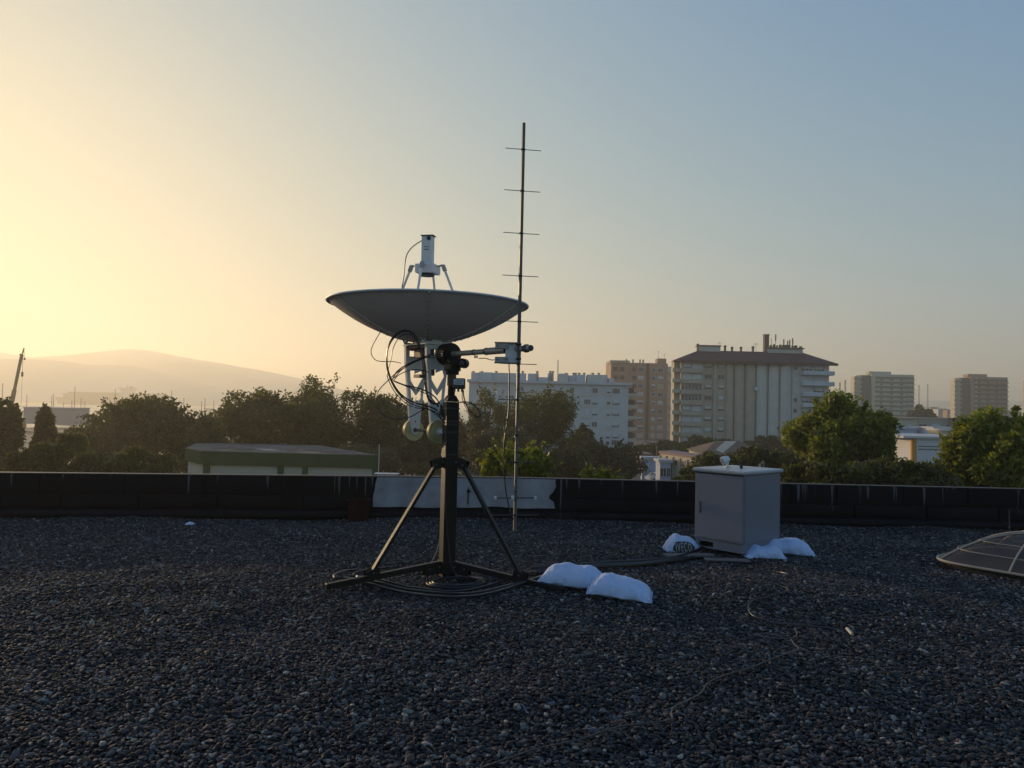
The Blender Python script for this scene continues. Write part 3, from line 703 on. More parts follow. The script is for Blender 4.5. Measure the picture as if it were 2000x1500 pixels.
MB().box(((bx(1510) + bx(1580)) / 2, 7, zrg + .1), (bx(1580) - bx(1510), 4, 1.6)).build('roof_room', lgrey, b3)
MB().box(((bx(1510) + bx(1582)) / 2, 7, zrg + 1.1), (bx(1582) - bx(1510), 5, .35)).build('roof_room_cap', brick_dark, b3)
q = MB().box(((bx(1505) + bx(1514)) / 2, 6.5, zrg + 2.2), (bx(1514) - bx(1505), 1.5, 5.4)); q.build('chimney', brick_dark, b3)
MB().box(((bx(1505) + bx(1514)) / 2, 6.5, zrg + 5.0), (1.5, 1.7, .25)).build('chimney_cap', brick_dark, b3)
for px, top in ((1371, 670), (1426, 673), (1440, 676), (1458, 676), (1482, 675), (1578, 675)):
    z = Z(px, top, D) - GROUND; q = MB().box((bx(px), 6, (z + zrg) / 2), (.5, .6, z - zrg + .6)); q.box((bx(px), 6, z), (.75, .8, .25)); q.build('vent_stack', brick_dark, b3)
for px, top in ((1521.5, 656), (1529.5, 648), (1546, 658), (1554, 661), (1558, 659), (1564, 656)):
    z = Z(px, top, D) - GROUND
    q = MB().tube([(bx(px), 7, zrg + 1), (bx(px), 7, z)], .07, 6)
    if px > 1525: q.box((bx(px), 6.8, z - 1.0), (.32, .22, 1.9), bev=.04); q.bar((bx(px) - .6, 7, zrg + 1.2), (bx(px), 7, zrg + 2.6), .06)
    q.build('phone_mast', alu_dull, b3)
for i in range(9):
    px = 1519 + i * 6.3; MB().box((bx(px), 6.5, zrg + 1.75), (rnd.uniform(.4, .9), .7, rnd.uniform(.5, 1.1)), bev=.08).build('equipment_box', alu_dull, b3)
for px in (1415, 1488):
    q = MB().tube([(bx(px), 6, zrg), (bx(px), 6, zrg + 2.6)], .035, 5)
    for k in range(3): q.box((bx(px), 6, zrg + 2.0 + .22 * k), (1.5 - .3 * k, .04, .04))
    q.build('aerial', alu_dull, b3)
bpy_dish = MB(); c = Vector((bx(1477), .2, ze - 7.5))
bpy_dish.cyl(c, c + Vector((0, -.25, .05)), .25, 14, r2=.55); bpy_dish.build('wall_dish', shutter, b3)
# --- distant towers
def tower(label, pa, pb, ytop, D, M, edge, strip_px, flo=9.2, hidden=830):
    px = (pa + pb) / 2
    root = thing('residential_tower', label, 'building', (P(px, 800, D).x, D, GROUND), 0, 'far residential towers')
    def bx(p, dd=0): return P(p, 800, D).x - root.location.x
    zt = Z(px, ytop, D) - GROUND; w = pb - pa
    L1 = pa + .11 * w; L2 = pa + .29 * w
    MB().box(((bx(L2) + bx(pb)) / 2, 4, zt / 2), (bx(pb) - bx(L2), 8, zt)).build('wall', M, root)
    q = MB().box(((bx(L1) + bx(L2)) / 2, 5, zt / 2 - .4), (bx(L2) - bx(L1), 7, zt - .8)); q.build('recessed_wall', grey_recess if M is not brick_wall else brick_dark, root)
    MB().box(((bx(pa) + bx(L1)) / 2, 4, zt / 2 - .8), (bx(L1) - bx(pa), 5, zt - 1.6)).build('left_bay', edge, root)  # pale bay: the sunlit narrow face is painted in
    MB().box((bx(strip_px), 0.4, zt / 2), (1.1, 1.6, zt)).build('lit_strip', cream, root)  # bright upright strip, sunlight put into its cream paint
    MB().box(((bx(L2) + bx(pa + .58 * w)) / 2, 4, zt + .9), (bx(pa + .66 * w) - bx(L2), 6, 1.8)).build('roof_room', M, root)
    n = int(zt / 3.05)
    for k in range(n):
        z = zt - 2.2 - 3.05 * k
        MB().box(((bx(L2) + bx(pb)) / 2 + .8, -.35, z), (bx(pb) - bx(L2) - 2.5, .7, 1.1)).build('storey_band', grey_recess if M is not brick_wall else brick_dark, root)
        MB().box(((bx(pa) + bx(L1)) / 2 - .3, 1.6, z - .2), (bx(L1) - bx(pa) + .6, 3.6, 1.1)).build('corner_balcony', cream, root)
        MB().box((bx(pb) - 2.2, -.8, z - 1.3), (4.4, .5, .9)).build('balcony_parapet', M, root)
        for j in range(3):
            window(root, bx(L2 + (pb - L2) * (.22 + .24 * j)), -.05, z - 1.4, 2.0, 1.2, M, glass_dark if rnd.random() < .4 else grey_recess, 1)
    return root
pale_green = mat('pale_green_render', (0.44, 0.47, 0.38), 0.85, 0, 0.06, 0.4)
pinkish = mat('pink_brown_render', (0.30, 0.21, 0.17), 0.85, 0, 0.06, 0.4)
tower('distant pale green tower block, just right of the red-roofed block', 1670, 1785, 731, 500, pale_green, cream, 1704)
tower('distant pink-brown tower block right of the pale green one', 1867, 1968, 736, 505, brick_wall, cream, 1906)
tower('tower block barely entering at the right edge of the picture', 2010, 2090, 738, 510, brick_wall, cream, 2030)
# lattice and thin masts
def lattice(label, px, ytop, D, w=1.6, M=alu_dull):
    t = P(px, ytop, D); H = t.z - GROUND; root = thing('lattice_mast', label, 'mast', (t.x, D, GROUND))
    q = MB(); h = w / 2
    for sx_ in (-1, 1):
        for sy_ in (-1, 1): q.tube([(sx_ * h, sy_ * h, 0), (sx_ * h * .4, sy_ * h * .4, H)], .12, 4)
    for k in range(18):
        z0 = H * k / 18; z1 = H * (k + 1) / 18; s0 = h * (1 - .6 * k / 18); s1 = h * (1 - .6 * (k + 1) / 18)
        q.tube([(-s0, -s0, z0), (s1, -s1, z1)], .07, 4); q.tube([(s0, s0, z0), (-s1, s1, z1)], .07, 4)
    q.build('lattice', M, root)
    MB().box((0, -.3, H - 1.5), (.5, .3, 2.4)).build('panel_antenna', M, root)
lattice('left one of two thin lattice masts beside the red-roofed block', 1640.5, 747, 620)
lattice('right one of two thin lattice masts beside the red-roofed block', 1651, 742, 620)
lattice('faint mast left of the pink-brown tower', 1812, 750, 900)
lattice('faint mast just right of the pale green tower', 1795, 752, 900)
t = P(1090, 703, 620); q = MB().tube([(0, 0, 0), (0, 0, t.z - GROUND)], .75, 12, r2=.45)
root = thing('factory_chimney', 'slim tall pale chimney rising behind the white apartment block', 'chimney', (t.x, 620, GROUND)); q.build('shaft', lgrey, root, smooth=True)
MB().tube([(0, 0, t.z - GROUND - .6), (0, 0, t.z - GROUND)], .6, 12).build('rim', lgrey, root)

# --- low houses
def simple_house(name, label, pa, pb, ytop, D, depth, M, roofM=None, wins=(), roof_t=.35, base=GROUND, win_h=1.2, over=.25, cat='building', group=None, rz=0):
    px = (pa + pb) / 2; root = thing(name, label, cat, (P(px, 800, D).x, D, base), rz, group)
    w = (pb - pa) / 1500 * D; zt = Z(px, ytop, D) - base
    MB().box((0, depth / 2, zt / 2), (w, depth, zt)).build('wall', M, root)
    MB().box((0, depth / 2, zt + roof_t / 2), (w + 2 * over, depth + 2 * over, roof_t)).build('roof', roofM or M, root)
    for (fx, zc, ww) in wins: window(root, (fx - .5) * w, -.02, zt - zc, ww, win_h, shutter, glass_dark, 1, shut=rnd.choice([0, .4]))
    return root
blue_white = mat('blue_white_wall', (0.42, 0.48, 0.60), 0.8, 0, 0.06, 0.5)
simple_house('terraced_house', 'low beige terraced house with salmon top behind the orange-column building', 1735, 1792, 819, 205, 12, cream, brick_wall, ((.2, 2, 1.4), (.7, 2, 1.4)))
simple_house('terraced_house', 'grey-beige terraced house with bluish window bays, middle of the row', 1792, 1862, 818, 206, 12, tan, cream, ((.15, 2, 2.2), (.5, 2, 2.2), (.85, 2, 1.2)))
simple_house('terraced_house', 'red-brick terraced house with a white sign, right end of the row', 1862, 1952, 820, 204, 12, brick_wall, brick_dark, ((.38, 1.8, 1.9), (.75, 1.9, .8)))
simple_house('garage_row', 'low bluish-white wall below the beige terraced house', 1728, 1791, 838, 170, 6, blue_white)
simple_house('garage_row', 'low bluish-white shed roofs below the red-brick terraced house', 1824, 1903, 838, 165, 10, blue_white, lgrey)
simple_house('small_white_house', 'small house with pitched pinkish gable below the brick terrace', 1840, 1874, 842, 150, 5, cream, lgrey)
for i, (a, c, y, D_, M_, lb) in enumerate([(1818, 1832, 796, 700, tan, 'distant narrow brown house on the far slope'), (1832, 1850, 799, 690, white_wall, 'distant white house on the far slope'), (1850, 1870, 801, 680, brick_wall, 'distant brick house on the far slope'),
        (1805, 1822, 801, 720, lgrey, 'distant grey house beside the lone dark tree'), (1968, 1990, 803, 690, brick_wall, 'distant brick house right of the pink-brown tower')]):
    simple_house('distant_house', lb, a, c, y, D_, 14, M_, brownroof, ((.3, 3, 1.6), (.7, 3, 1.6)), group='houses on the far slope')
# white hall with orange column
D = 92; r_ = thing('sports_hall', 'white hall wall with an orange corner column between the two green trees', 'building', (P(1812, 800, D).x, D, GROUND))
def bx(px): return P(px, 815, D).x - r_.location.x
zt = Z(1800, 856, D) - GROUND
hall_w = mat('hall_white', (0.56, 0.56, 0.58), 0.8, 0, 0.04, 0.5); orange = mat('orange_column', (0.55, 0.26, 0.05), 0.7, 0, 0.1, 1)
MB().box(((bx(1791) + bx(1935)) / 2, 7, zt / 2), (bx(1935) - bx(1791), 14, zt)).build('wall', hall_w, r_)
q = MB().cyl((bx(1788), .35, 0), (bx(1788), .35, zt - .02), .36, 20); q.build('corner_column', orange, r_, smooth=True)
MB().box(((bx(1745) + bx(1935)) / 2 + .8, 7, zt + .12), (bx(1935) - bx(1752), 14.8, .25)).build('roof_edge', lgrey, r_)
for z in (zt - .95, zt - 1.3): MB().box(((bx(1794) + bx(1935)) / 2, -.03, z), (bx(1935) - bx(1794), .06, .10)).build('wall_stripe', grey_recess, r_)
# brown-roofed hall
D = 130; r_ = thing('community_hall', 'low hall with broad brown pitched roof and a pale skylight strip', 'building', (P(1415, 800, D).x, D, GROUND))
def bx(px): return P(px, 804, D).x - r_.location.x
def hp_(px, py, d): p = P(px, py, d); return Vector((p.x - r_.location.x, p.y - D, p.z - GROUND))
A_, B2_, C2_ = hp_(1342, 876, 139), hp_(1373, 887, 121), hp_(1508, 890, 122)
D2_ = Vector((C2_.x + 1, A_.y, A_.z)); R1, R2 = hp_(1396, 862, 132), hp_(1443, 860.5, 133)
q = MB(); q.add([A_, B2_, C2_, D2_, R1, R2], [(0, 1, 4), (1, 2, 5, 4), (2, 3, 5), (3, 0, 4, 5)])
lo_ = Vector((0, 0, -.22)); q.add([A_ + lo_, B2_ + lo_, C2_ + lo_, D2_ + lo_, A_, B2_, C2_, D2_], [(3, 2, 1, 0), (0, 1, 5, 4), (1, 2, 6, 5), (2, 3, 7, 6), (3, 0, 4, 7)])
q.build('roof', brownroof, r_)
ins = [v.lerp((A_ + B2_ + C2_ + D2_) / 4, .05) for v in (A_, B2_, C2_, D2_)]
q = MB(); q.add([(v.x, v.y, 0) for v in ins] + [(v.x, v.y, v.z - .24) for v in ins], [(0, 1, 5, 4), (1, 2, 6, 5), (2, 3, 7, 6), (3, 0, 4, 7)]); q.build('wall', cream, r_)
up_ = Vector((0, 0, .08)); a_ = B2_.lerp(C2_, .12); b_ = B2_.lerp(C2_, .26); c_ = R1.lerp(R2, .45); d_ = R1.lerp(R2, .98)
q = MB(); s1 = a_.lerp(c_, .30) + up_; s2 = b_.lerp(d_, .12) + up_; s3 = b_.lerp(d_, .9) + up_; s4 = a_.lerp(c_, .96) + up_
q.add([s1, s2, s3, s4, s1 - up_, s2 - up_, s3 - up_, s4 - up_], [(0, 1, 2, 3), (0, 4, 5, 1), (1, 5, 6, 2), (2, 6, 7, 3), (3, 7, 4, 0)]); q.build('skylight_strip', tan, r_)
# sunlit row house
D = 100; r_ = thing('row_house', 'small two-storey house with sunlit cream facade and pink flat roof', 'house', (P(1313, 800, D).x, D, GROUND))
def bx(px): return P(px, 803, D).x - r_.location.x
zt = Z(1313, 886, D) - GROUND; L_ = Vector((bx(1313), 0, 0)); q = MB()
p0 = (bx(1308), 6.0); p1 = (bx(1344), -5.0); p2 = (bx(1376), -2.0); p3 = (bx(1345), 9)
q.prism([p0, p1, p2, p3], 0, zt - .3); q.build('wall', cream, r_)
q = MB(); q.prism([(p0[0] - .2, p0[1]), (p1[0], p1[1] - .3), (p2[0] + .2, p2[1]), (p3[0], p3[1] + .2)], zt - .297, zt); q.build('roof', mat('pink_roof', (.26, .16, .15), .85), r_)
d = Vector((p1[0] - p0[0], p1[1] - p0[1], 0)); Ln = d.length; d.normalize(); nrm = Vector((-abs(d.y), -abs(d.x), 0)).normalized(); ang = math.atan2(d.y, d.x)
for k in range(5):
    for z in (zt - 1.2, zt - 3.9):
        p = Vector((p0[0], p0[1], 0)) + d * (Ln * (k + .6) / 5.4)
        window(r_, p.x, p.y, z, 1.1, 1.6 if z < zt - 3 else .9, cream, brick_dark, 0, rz=ang)
    p = Vector((p0[0], p0[1], 0)) + d * (Ln * (k + .1) / 5.2)
    o = MB().box((0, -.12, zt / 2 - .2), (.18, .24, zt - .7)).build('pilaster', cream, r_); o.location = p; o.rotation_euler = (0, 0, ang)
# white side-street buildings
r_ = simple_house('white_warehouse', 'bluish-white low warehouse wall beside the parked cars', 1256, 1299, 897, 118, 2, blue_white, lgrey, ((.12, 1.4, .8),))
r_ = simple_house('white_annex', 'small white annex with dark window between warehouse and sunlit house', 1291, 1312, 903, 101, 3, blue_white, lgrey, ((.3, 1.3, .9), (.75, 1.3, .6)))
simple_house('white_shed', 'white shed partly hidden by the trees behind the mast', 815, 868, 880, 108, 3, blue_white, lgrey)
simple_house('white_shed', 'bluish white shed glimpsed left of the bright green young tree', 905, 962, 872, 118, 3, blue_white, lgrey)
simple_house('white_shed', 'small low white roof box peeping over the parapet right of the green-edged building', 741, 775, 926, 58, .5, blue_white, lgrey, roof_t=.04)
simple_house('brick_garage', 'low reddish building behind the street', 1247, 1275, 890, 150, 8, brick_wall, brick_dark)
# green-edged flat-roof building
green = mat('green_fascia', (0.008, 0.060, 0.024), 0.8, 0, 0.15, 0.6, spec=.1); wallc = mat('pavilion_wall', (0.42, 0.42, 0.34), 0.8, 0, 0.06, 0.4)
roofm = mat('patched_roof', (0.10, 0.085, 0.075), 0.8, 0, 0.6, 0.35, 0.4, 1.5)
r_ = thing('pavilion', 'single-storey pavilion with dark green fascia, cream walls and patched flat roof', 'building', (-20.5, 70, GROUND))
def lp(px, py, D, z=None):
    p = P(px, py, D); return (p.x + 20.5, p.y - 70)
zf = Z(567, 886, 70) - GROUND; zb_ = zf - 1.15
c0 = lp(392, 886, 70); c1 = lp(742, 886, 70); c2 = lp(625, 868, 84); c3 = lp(384, 868, 84); c4 = lp(361, 878, 74)
poly = [c0, c1, c2, c3, c4]
q = MB().prism(poly, zb_, zf); q.build('fascia', green, r_)
def shrink(p, f): cxm = sum(a[0] for a in poly) / 5; cym = sum(a[1] for a in poly) / 5; return (cxm + (p[0] - cxm) * f, cym + (p[1] - cym) * f)
q = MB(); n_ = 40
q.prism([shrink(p, .985) for p in poly], zf - .2, zf + .06); q.build('roof_membrane', roofm, r_)
for k in range(7):
    fa = (k + .5) / 7.6; a = shrink(c0, .93); b2_ = shrink(c1, .93); xx = a[0] + (b2_[0] - a[0]) * fa - rnd.uniform(0, 1.5)
    o = MB().prism([(0, 0), (rnd.uniform(.6, 1.6), rnd.uniform(-.2, .3)), (rnd.uniform(0, 1), rnd.uniform(1.5, 4)), (-rnd.uniform(.6, 1.6), rnd.uniform(1.5, 4))], 0, .03).build('roof_patch', rnd.choice([tan, cop, brownroof, tan]), r_); o.location = (xx, 1.6 + rnd.uniform(0, 2), zf + .065)  # mixed roof patches; sun on the roof is put into the tan ones
w = [shrink(p, .95) for p in poly]; MB().prism(w, 0, zb_ - .004).build('wall', wallc, r_)
for pa, pb in ((396, 408), (542, 552.5), (590, 600), (727, 738)):
    a = lp(pa, 900, 70)[0]; c = lp(pb, 900, 70)[0]; MB().box(((a + c) / 2, w[0][1] - .08, zb_ / 2), (c - a, .3, zb_ - .02)).build('pilaster', green, r_)
a = lp(560, 900, 70)[0]; window(r_, a + .8, w[0][1] - .02, zb_ - 2.0, 1.6, 1.1, green, glass_dark, 1)
q = MB().tube([(lp(743, 870, 69)[0], -1.6, 0), (lp(743, 870, 69)[0], -1.6, Z(743, 868, 68.4) - GROUND)], .035, 6)
q.build('downpipe_pole', shutter, r_)
# quay shed, ship, crane
simple_house('quay_shed', 'long grey quay shed by the water left of the ship bow', 46, 142, 797, 300, 12, mat('shed_grey', (.25, .25, .27), .8), lgrey)
D = 1450; SL = GROUND - 1.3; ship = thing('container_ship', 'hazy grey container ship lying at anchor in the bay, bow to the left', 'ship', (P(200, 790, D).x, D, SL))
def bx(px): return P(px, 784, D).x - ship.location.x
def sz(py): return max(0, Z(200, py, D) - SL)
shipm = mat('ship_grey', (0.035, 0.03, 0.03), 0.7, 0, 0.1, 0.05); cont_m = [mat('container_%s' % c, v, .7) for c, v in (('red', (.07, .035, .03)), ('blue', (.03, .04, .06)), ('grey', (.06, .055, .05)))]
q = MB(); prof = [(bx(107), sz(777)), (bx(114), -1), (bx(290), -1), (bx(300), sz(780)), (bx(300), sz(779)), (bx(118), sz(778))]
q.add([(x, 0, z) for x, z in prof] + [(x, 28, z) for x, z in prof], [tuple(range(6)), tuple(range(11, 5, -1))] + [(i, 6 + i, 6 + (i + 1) % 6, (i + 1) % 6) for i in range(6)])
q.build('hull', shipm, ship)
for i in range(18):
    x = bx(122 + i * 9.4) if i < 11 else bx(122 + i * 9.4 + 18)
    top = sz(766.5) if i > 0 else sz(769.5)
    MB().box((x + 4, 14, (top + sz(779)) / 2), (8.6, 25, top - sz(779))).build('container_stack', cont_m[i % 3], ship)
MB().box((bx(242), 14, (sz(758) + sz(779)) / 2), (bx(250) - bx(234), 26, sz(758) - sz(779))).build('bridge_house', lgrey, ship)
MB().box((bx(242), 14, sz(757.5)), (bx(253) - bx(231), 30, 3)).build('bridge_wing', lgrey, ship)
MB().tube([(bx(241), 14, sz(758)), (bx(241), 14, sz(751))], .5, 6).build('radar_mast', shipm, ship)
MB().box((bx(248), 14, sz(756)), (4, 6, 5)).build('funnel', shipm, ship)
D = 240; cr = thing('mobile_crane', 'telescopic harbour crane with raised boom above the trees at far left', 'crane', (P(20, 800, D).x, D, GROUND))
def cp(px, py): p = P(px, py, D); return Vector((p.x - cr.location.x, 0, p.z - GROUND))
crm = mat('crane_paint', (0.10, 0.085, 0.03), 0.6)
q = MB(); a, c = cp(14, 830), cp(42.5, 693); q.bar(a, a.lerp(c, .5), .9, .9); q.bar(a.lerp(c, .48), c, .66, .66); q.build('boom', crm, cr)
q = MB(); q.bar(cp(42, 697), cp(47, 680), .3, .3); q.bar(cp(39, 692), cp(45, 695), .5, .5); q.build('jib', crm, cr)
q = MB(); q.tube([cp(45, 694), cp(43.5, 735)], .05, 5); q.tube([cp(47, 683), cp(48, 700)], .05, 5); q.tube([cp(43.5, 735), cp(41, 800)], .04, 5); q.build('cable', black_steel, cr)
q = MB(); q.box(cp(43.5, 731), (.5, .5, 1.5), bev=.1); q.box(cp(48, 701), (.5, .4, .7), bev=.1); q.build('hook_block', black_steel, cr)
q = MB(); q.box((0, 0, 1.4), (9, 2.6, 1.2), bev=.1); q.box((3.4, 0, 2.4), (1.8, 2.4, 1.6), bev=.2); q.box((-1, 0, 2.6), (3, 2.4, 1.3), bev=.1); q.build('carrier', crm, cr)
for i in range(4):
    for s_ in (-1, 1): MB().cyl((-3.3 + 2.2 * i, s_ * 1.3, .55), (-3.3 + 2.2 * i, s_ * 1.0, .55), .55, 16).build('wheel', rubber, cr)
# sailing boats in the marina
boats = [(2, 748, 'tall mast at the very left edge, left of the crane'), (49, 770, 'mast just right of the crane hook rope'), (98, 772, 'left of a pair of masts off the ship bow'), (103, 769, 'right of a pair of masts off the ship bow'),
 (124, 786, 'short mast below the ship bow'), (137, 782, 'short mast just left of the tallest mast crossing the ship'), (143, 755, 'tallest mast crossing the container ship'), (155, 778, 'mast just right of the tallest mast crossing the ship'),
 (164, 784, 'low mast below the ship, right of its neighbours'), (225, 759, 'thin mast beside the ship bridge'), (332, 763, 'tall thin mast right of the ship over the wide tree'), (356, 777, 'mast over the right side of the wide spreading tree'),
 (391, 784, 'short mast left of the pair of masts right of the wide tree'), (399, 778, 'taller mast just right of the wide spreading tree'), (418, 782, 'mast above the left small palm'), (437, 784, 'mast between the two small palms'),
 (458, 779, 'mast right of the right small palm'), (476, 781, 'short mast left of the yellow-green tree'), (486, 769, 'tall mast over the yellow-green tree edge')]
hull = MB(); hp = [(-5.5, 0), (-5.2, 1.5), (0, 1.75), (4, 1.2), (6.2, 0), (4, -1.2), (0, -1.75), (-5.2, -1.5)]
hull.add([(x * .85, y * .6, -.3) for x, y in hp] + [(x, y, 1.1) for x, y in hp], [tuple(range(7, -1, -1)), tuple(range(8, 16))] + [(i, (i + 1) % 8, 8 + (i + 1) % 8, 8 + i) for i in range(8)])
hull_me = hull.mesh('hull'); hull_me.materials.append(white_wall)
cabin_me = MB().box((.5, 0, 1.4), (4, 1.8, .6), bev=.15).mesh('cabin'); cabin_me.materials.append(lgrey)
for i, (px, py, lb) in enumerate(boats):
    D = 330 + (i * 37) % 60; t = P(px, py, D)
    r_ = thing('sailing_boat', 'moored sailing boat, ' + lb, 'sailboat', (t.x, D, GROUND - 1.3), (i % 5) * .5, 'sailing boats moored in the marina')
    link('hull', hull_me, r_); link('cabin', cabin_me, r_)
    h = t.z - GROUND + 1.3
    q = MB().tube([(.8, 0, 1), (.8, 0, h)], .16, 6, r2=.11); q.tube([(.8 - 1.0, 0, h * .6), (.8 + 1.0, 0, h * .6)], .05, 4); q.build('mast', alu_dull, r_)
    MB().tube([(.8, 0, 2.2), (-3.6, 0, 2.2)], .12, 6).build('boom', alu_dull, r_)
# street lamps
def lamp(label, px, ytop, D, arm=-1):
    t = P(px, ytop, D); H = t.z - GROUND; r_ = thing('street_lamp', label, 'street lamp', (t.x, D, GROUND), 0, 'street lamps')
    q = MB(); q.tube(spline([(0, 0, 0), (0, 0, H * .8), (arm * .25, 0, H * .93), (arm * 1.5, 0, H)], 6), .07, 6); q.build('post', alu_dull, r_)
    MB().box((arm * 1.75, 0, H), (.6, .25, .12), bev=.03).build('lamp_head', alu_dull, r_)
lamp('curved street lamp standing behind the warehouse', 1283.5, 864, 125)
lamp('thin street lamp at the roadside before the parked cars', 1250.5, 896, 108)
lamp('small street lamp showing above the sapling top', 1146, 911, 80, -1)
# parked cars
def car_proto():
    r_ = thing('parked_car', 'x', 'car')
    q = MB(); prof = [(-2.1, .35), (-2.15, .8), (-1.7, .92), (-1.2, 1.42), (.5, 1.45), (1.2, .98), (2.05, .8), (2.1, .35)]
    n = len(prof)
    q.add([(x, -.82 + (.12 if z > 1.2 else 0), z) for x, z in prof] + [(x, .82 - (.12 if z > 1.2 else 0), z) for x, z in prof], [tuple(range(n)), tuple(range(2 * n - 1, n - 1, -1))] + [(i, n + i, n + (i + 1) % n, (i + 1) % n) for i in range(n)])
    body = q.build('body', mat('car_paint_dark', (.03, .035, .05), .25, 0, .1, spec=.6, coat=.5), r_)
    q = MB()
    for s_ in (-1, 1): q.add([(-1.5, s_ * .80, 1.0), (-1.15, s_ * .73, 1.36), (.45, s_ * .73, 1.38), (1.0, s_ * .80, 1.02)], [(0, 1, 2, 3)])
    q.add([(1.16, -.62, 1.02), (.56, -.6, 1.42), (.56, .6, 1.42), (1.16, .62, 1.02)], [(0, 1, 2, 3)]); q.add([(-1.72, -.62, .96), (-1.25, -.6, 1.38), (-1.25, .6, 1.38), (-1.72, .62, .96)], [(0, 1, 2, 3)])
    q.v = [(x * 1.01, y * 1.012, z + .008) for x, y, z in q.v]; q.build('glazing', glass_dark, r_)
    wm = MB().cyl((0, -.11, 0), (0, .11, 0), .31, 16).mesh('wheel'); wm.materials.append(rubber)
    for x in (-1.35, 1.3):
        for y in (-.76, .76): link('wheel', wm, r_, (x, y, .31))
    return r_
cp0 = car_proto(); cpaint = {'silver': mat('car_paint_silver', (.35, .37, .40), .3, .4, .05), 'white': mat('car_paint_white', (.6, .62, .66), .3, 0, .04), 'dark': mat('car_paint_dark', (.03, .035, .05), .25)}
cars = [(1248, 916, 'silver', 'farthest silver car of the row parked by the warehouse'), (1259, 920, 'white', 'white car second from the far end of the parked row'), (1268, 926, 'silver', 'silver car in the middle of the parked row'),
        (1277, 931, 'dark', 'dark car nearly hidden by the parapet, nearest of the row'), (1289, 933, 'white', 'white car parked before the annex, close above the parapet'), (1240, 912, 'dark', 'dark car at the head of the street, beyond the silver one')]
for i, (px, py, cc, lb) in enumerate(cars):
    c = cp0 if i == 0 else copy_tree(cp0)
    g_ = G(px, py, GROUND + .6); c.location = (g_.x, g_.y, GROUND + .004); c.rotation_euler = (0, 0, R(83 if i != 4 else 20))
    c['label'] = lb; c['group'] = 'cars parked along the street'
    for ch in c.children:
        if ch.name.startswith('body'):
            ch.data = ch.data.copy(); ch.data.materials[0] = cpaint[cc]

# ================================================================ ANTENNA STAND
MX, MY = -0.566, 7.19
def gz(x, y): return roof_h(x, y)
base_z = gz(MX, MY)
stand = thing('antenna_stand', 'black steel tripod stand with square mast and rotator on the gravel', 'tripod', (MX, MY, 0), R(-20.5) * 0)
rotm = Matrix.Rotation(R(24), 3, 'Z')
S_ = .122
MB().box((0, 0, .83), (S_, S_, 1.62), rotm, bev=.005).build('mast', black_steel, stand)
q = MB(); q.add([tuple(rotm @ Vector((sx_ * S_ / 2, sy_ * S_ / 2, 1.642))) for sx_, sy_ in ((-1, -1), (1, -1), (1, 1), (-1, 1))] + [tuple(rotm @ Vector((sx_ * .035, sy_ * .035, 1.70))) for sx_, sy_ in ((-1, -1), (1, -1), (1, 1), (-1, 1))],
  [(0, 1, 5, 4), (1, 2, 6, 5), (2, 3, 7, 6), (3, 0, 4, 7), (4, 5, 6, 7)]); q.build('mast_cap', black_steel, stand)
MB().cyl((0, 0, 1.69), (0, 0, 1.80), .034, 16).build('inner_tube', black_steel, stand, smooth=True)
# rubber-strap bands and clamps on the left face
for z in (1.58, 1.46, 1.43, 1.36, 1.15):
    MB().box((0, 0, z), (S_ + .008, S_ + .008, .012), rotm).build('strap', rubber, stand)
dirs = [R(214.5), R(334.5), R(94.5)]
hole_m = mat('hole_black', (.002, .002, .002), .9, 0, 0)  # matt black painted in place of the shade inside holes and gaps
for i, a in enumerate(dirs):
    d = Vector((math.cos(a), math.sin(a), 0)); n = Vector((-d.y, d.x, 0))
    endz = .055 if i == 0 else .03
    A = d * .07 + Vector((0, 0, .145)); B = d * 1.17 + Vector((0, 0, endz))
    lg = MB().bar(A, B, .05, .05, bev=.004).build('base_arm', black_steel, stand)
    q = MB()
    for s_ in (-1, 1): q.bar(d * .05 + n * (.032 * s_) + Vector((0, 0, .11)), d * .24 + n * (.032 * s_) + Vector((0, 0, .10)), .006, .10)
    q.build('arm_clevis', black_steel, stand)
    Bp = A.lerp(B, .62) + Vector((0, 0, .045)); Tp = d * .135 + Vector((0, 0, 1.07))
    br = MB().bar(Bp, Tp, .048, .03, bev=.003).build('brace', black_steel, stand)
    q = MB(); u = (Tp - Bp).normalized(); f = u.cross(n).normalized()
    cnt = 34
    for k in range(cnt):
        c = Bp.lerp(Tp, (k + 1) / (cnt + 1))
        for s_ in (-1, 1): q.box(c + n * (.0243 * s_), (.010, .002, .010), Matrix((d, n, Vector((0, 0, 1)))).transposed())
    q.build('perforations', hole_m, br, kind='stuff')
    q = MB()
    for s_ in (-1, 1):
        q.bar(d * .055 + n * (.030 * s_) + Vector((0, 0, 1.09)), d * .185 + n * (.030 * s_) + Vector((0, 0, 1.05)), .006, .085)
        q.bar(Bp - d * .06 + n * (.031 * s_), Bp + d * .06 + n * (.031 * s_) - Vector((0, 0, .03)), .006, .09)
    q.build('hinge_plate', black_steel, stand)
    for c in (d * .09 + Vector((0, 0, 1.085)), d * .16 + Vector((0, 0, 1.06)), d * .10 + Vector((0, 0, .12)), d * .2 + Vector((0, 0, .11)), Bp):
        MB().cyl(c - n * .042, c + n * .042, .009, 8).build('bolt', alu_dull, stand)
MB().box((0, 0, 1.07), (S_ + .02, S_ + .02, .09), rotm, bev=.004).build('collar', black_steel, stand)
MB().box((0, 0, .115), (S_ + .022, S_ + .022, .10), rotm, bev=.004).build('collar', black_steel, stand)
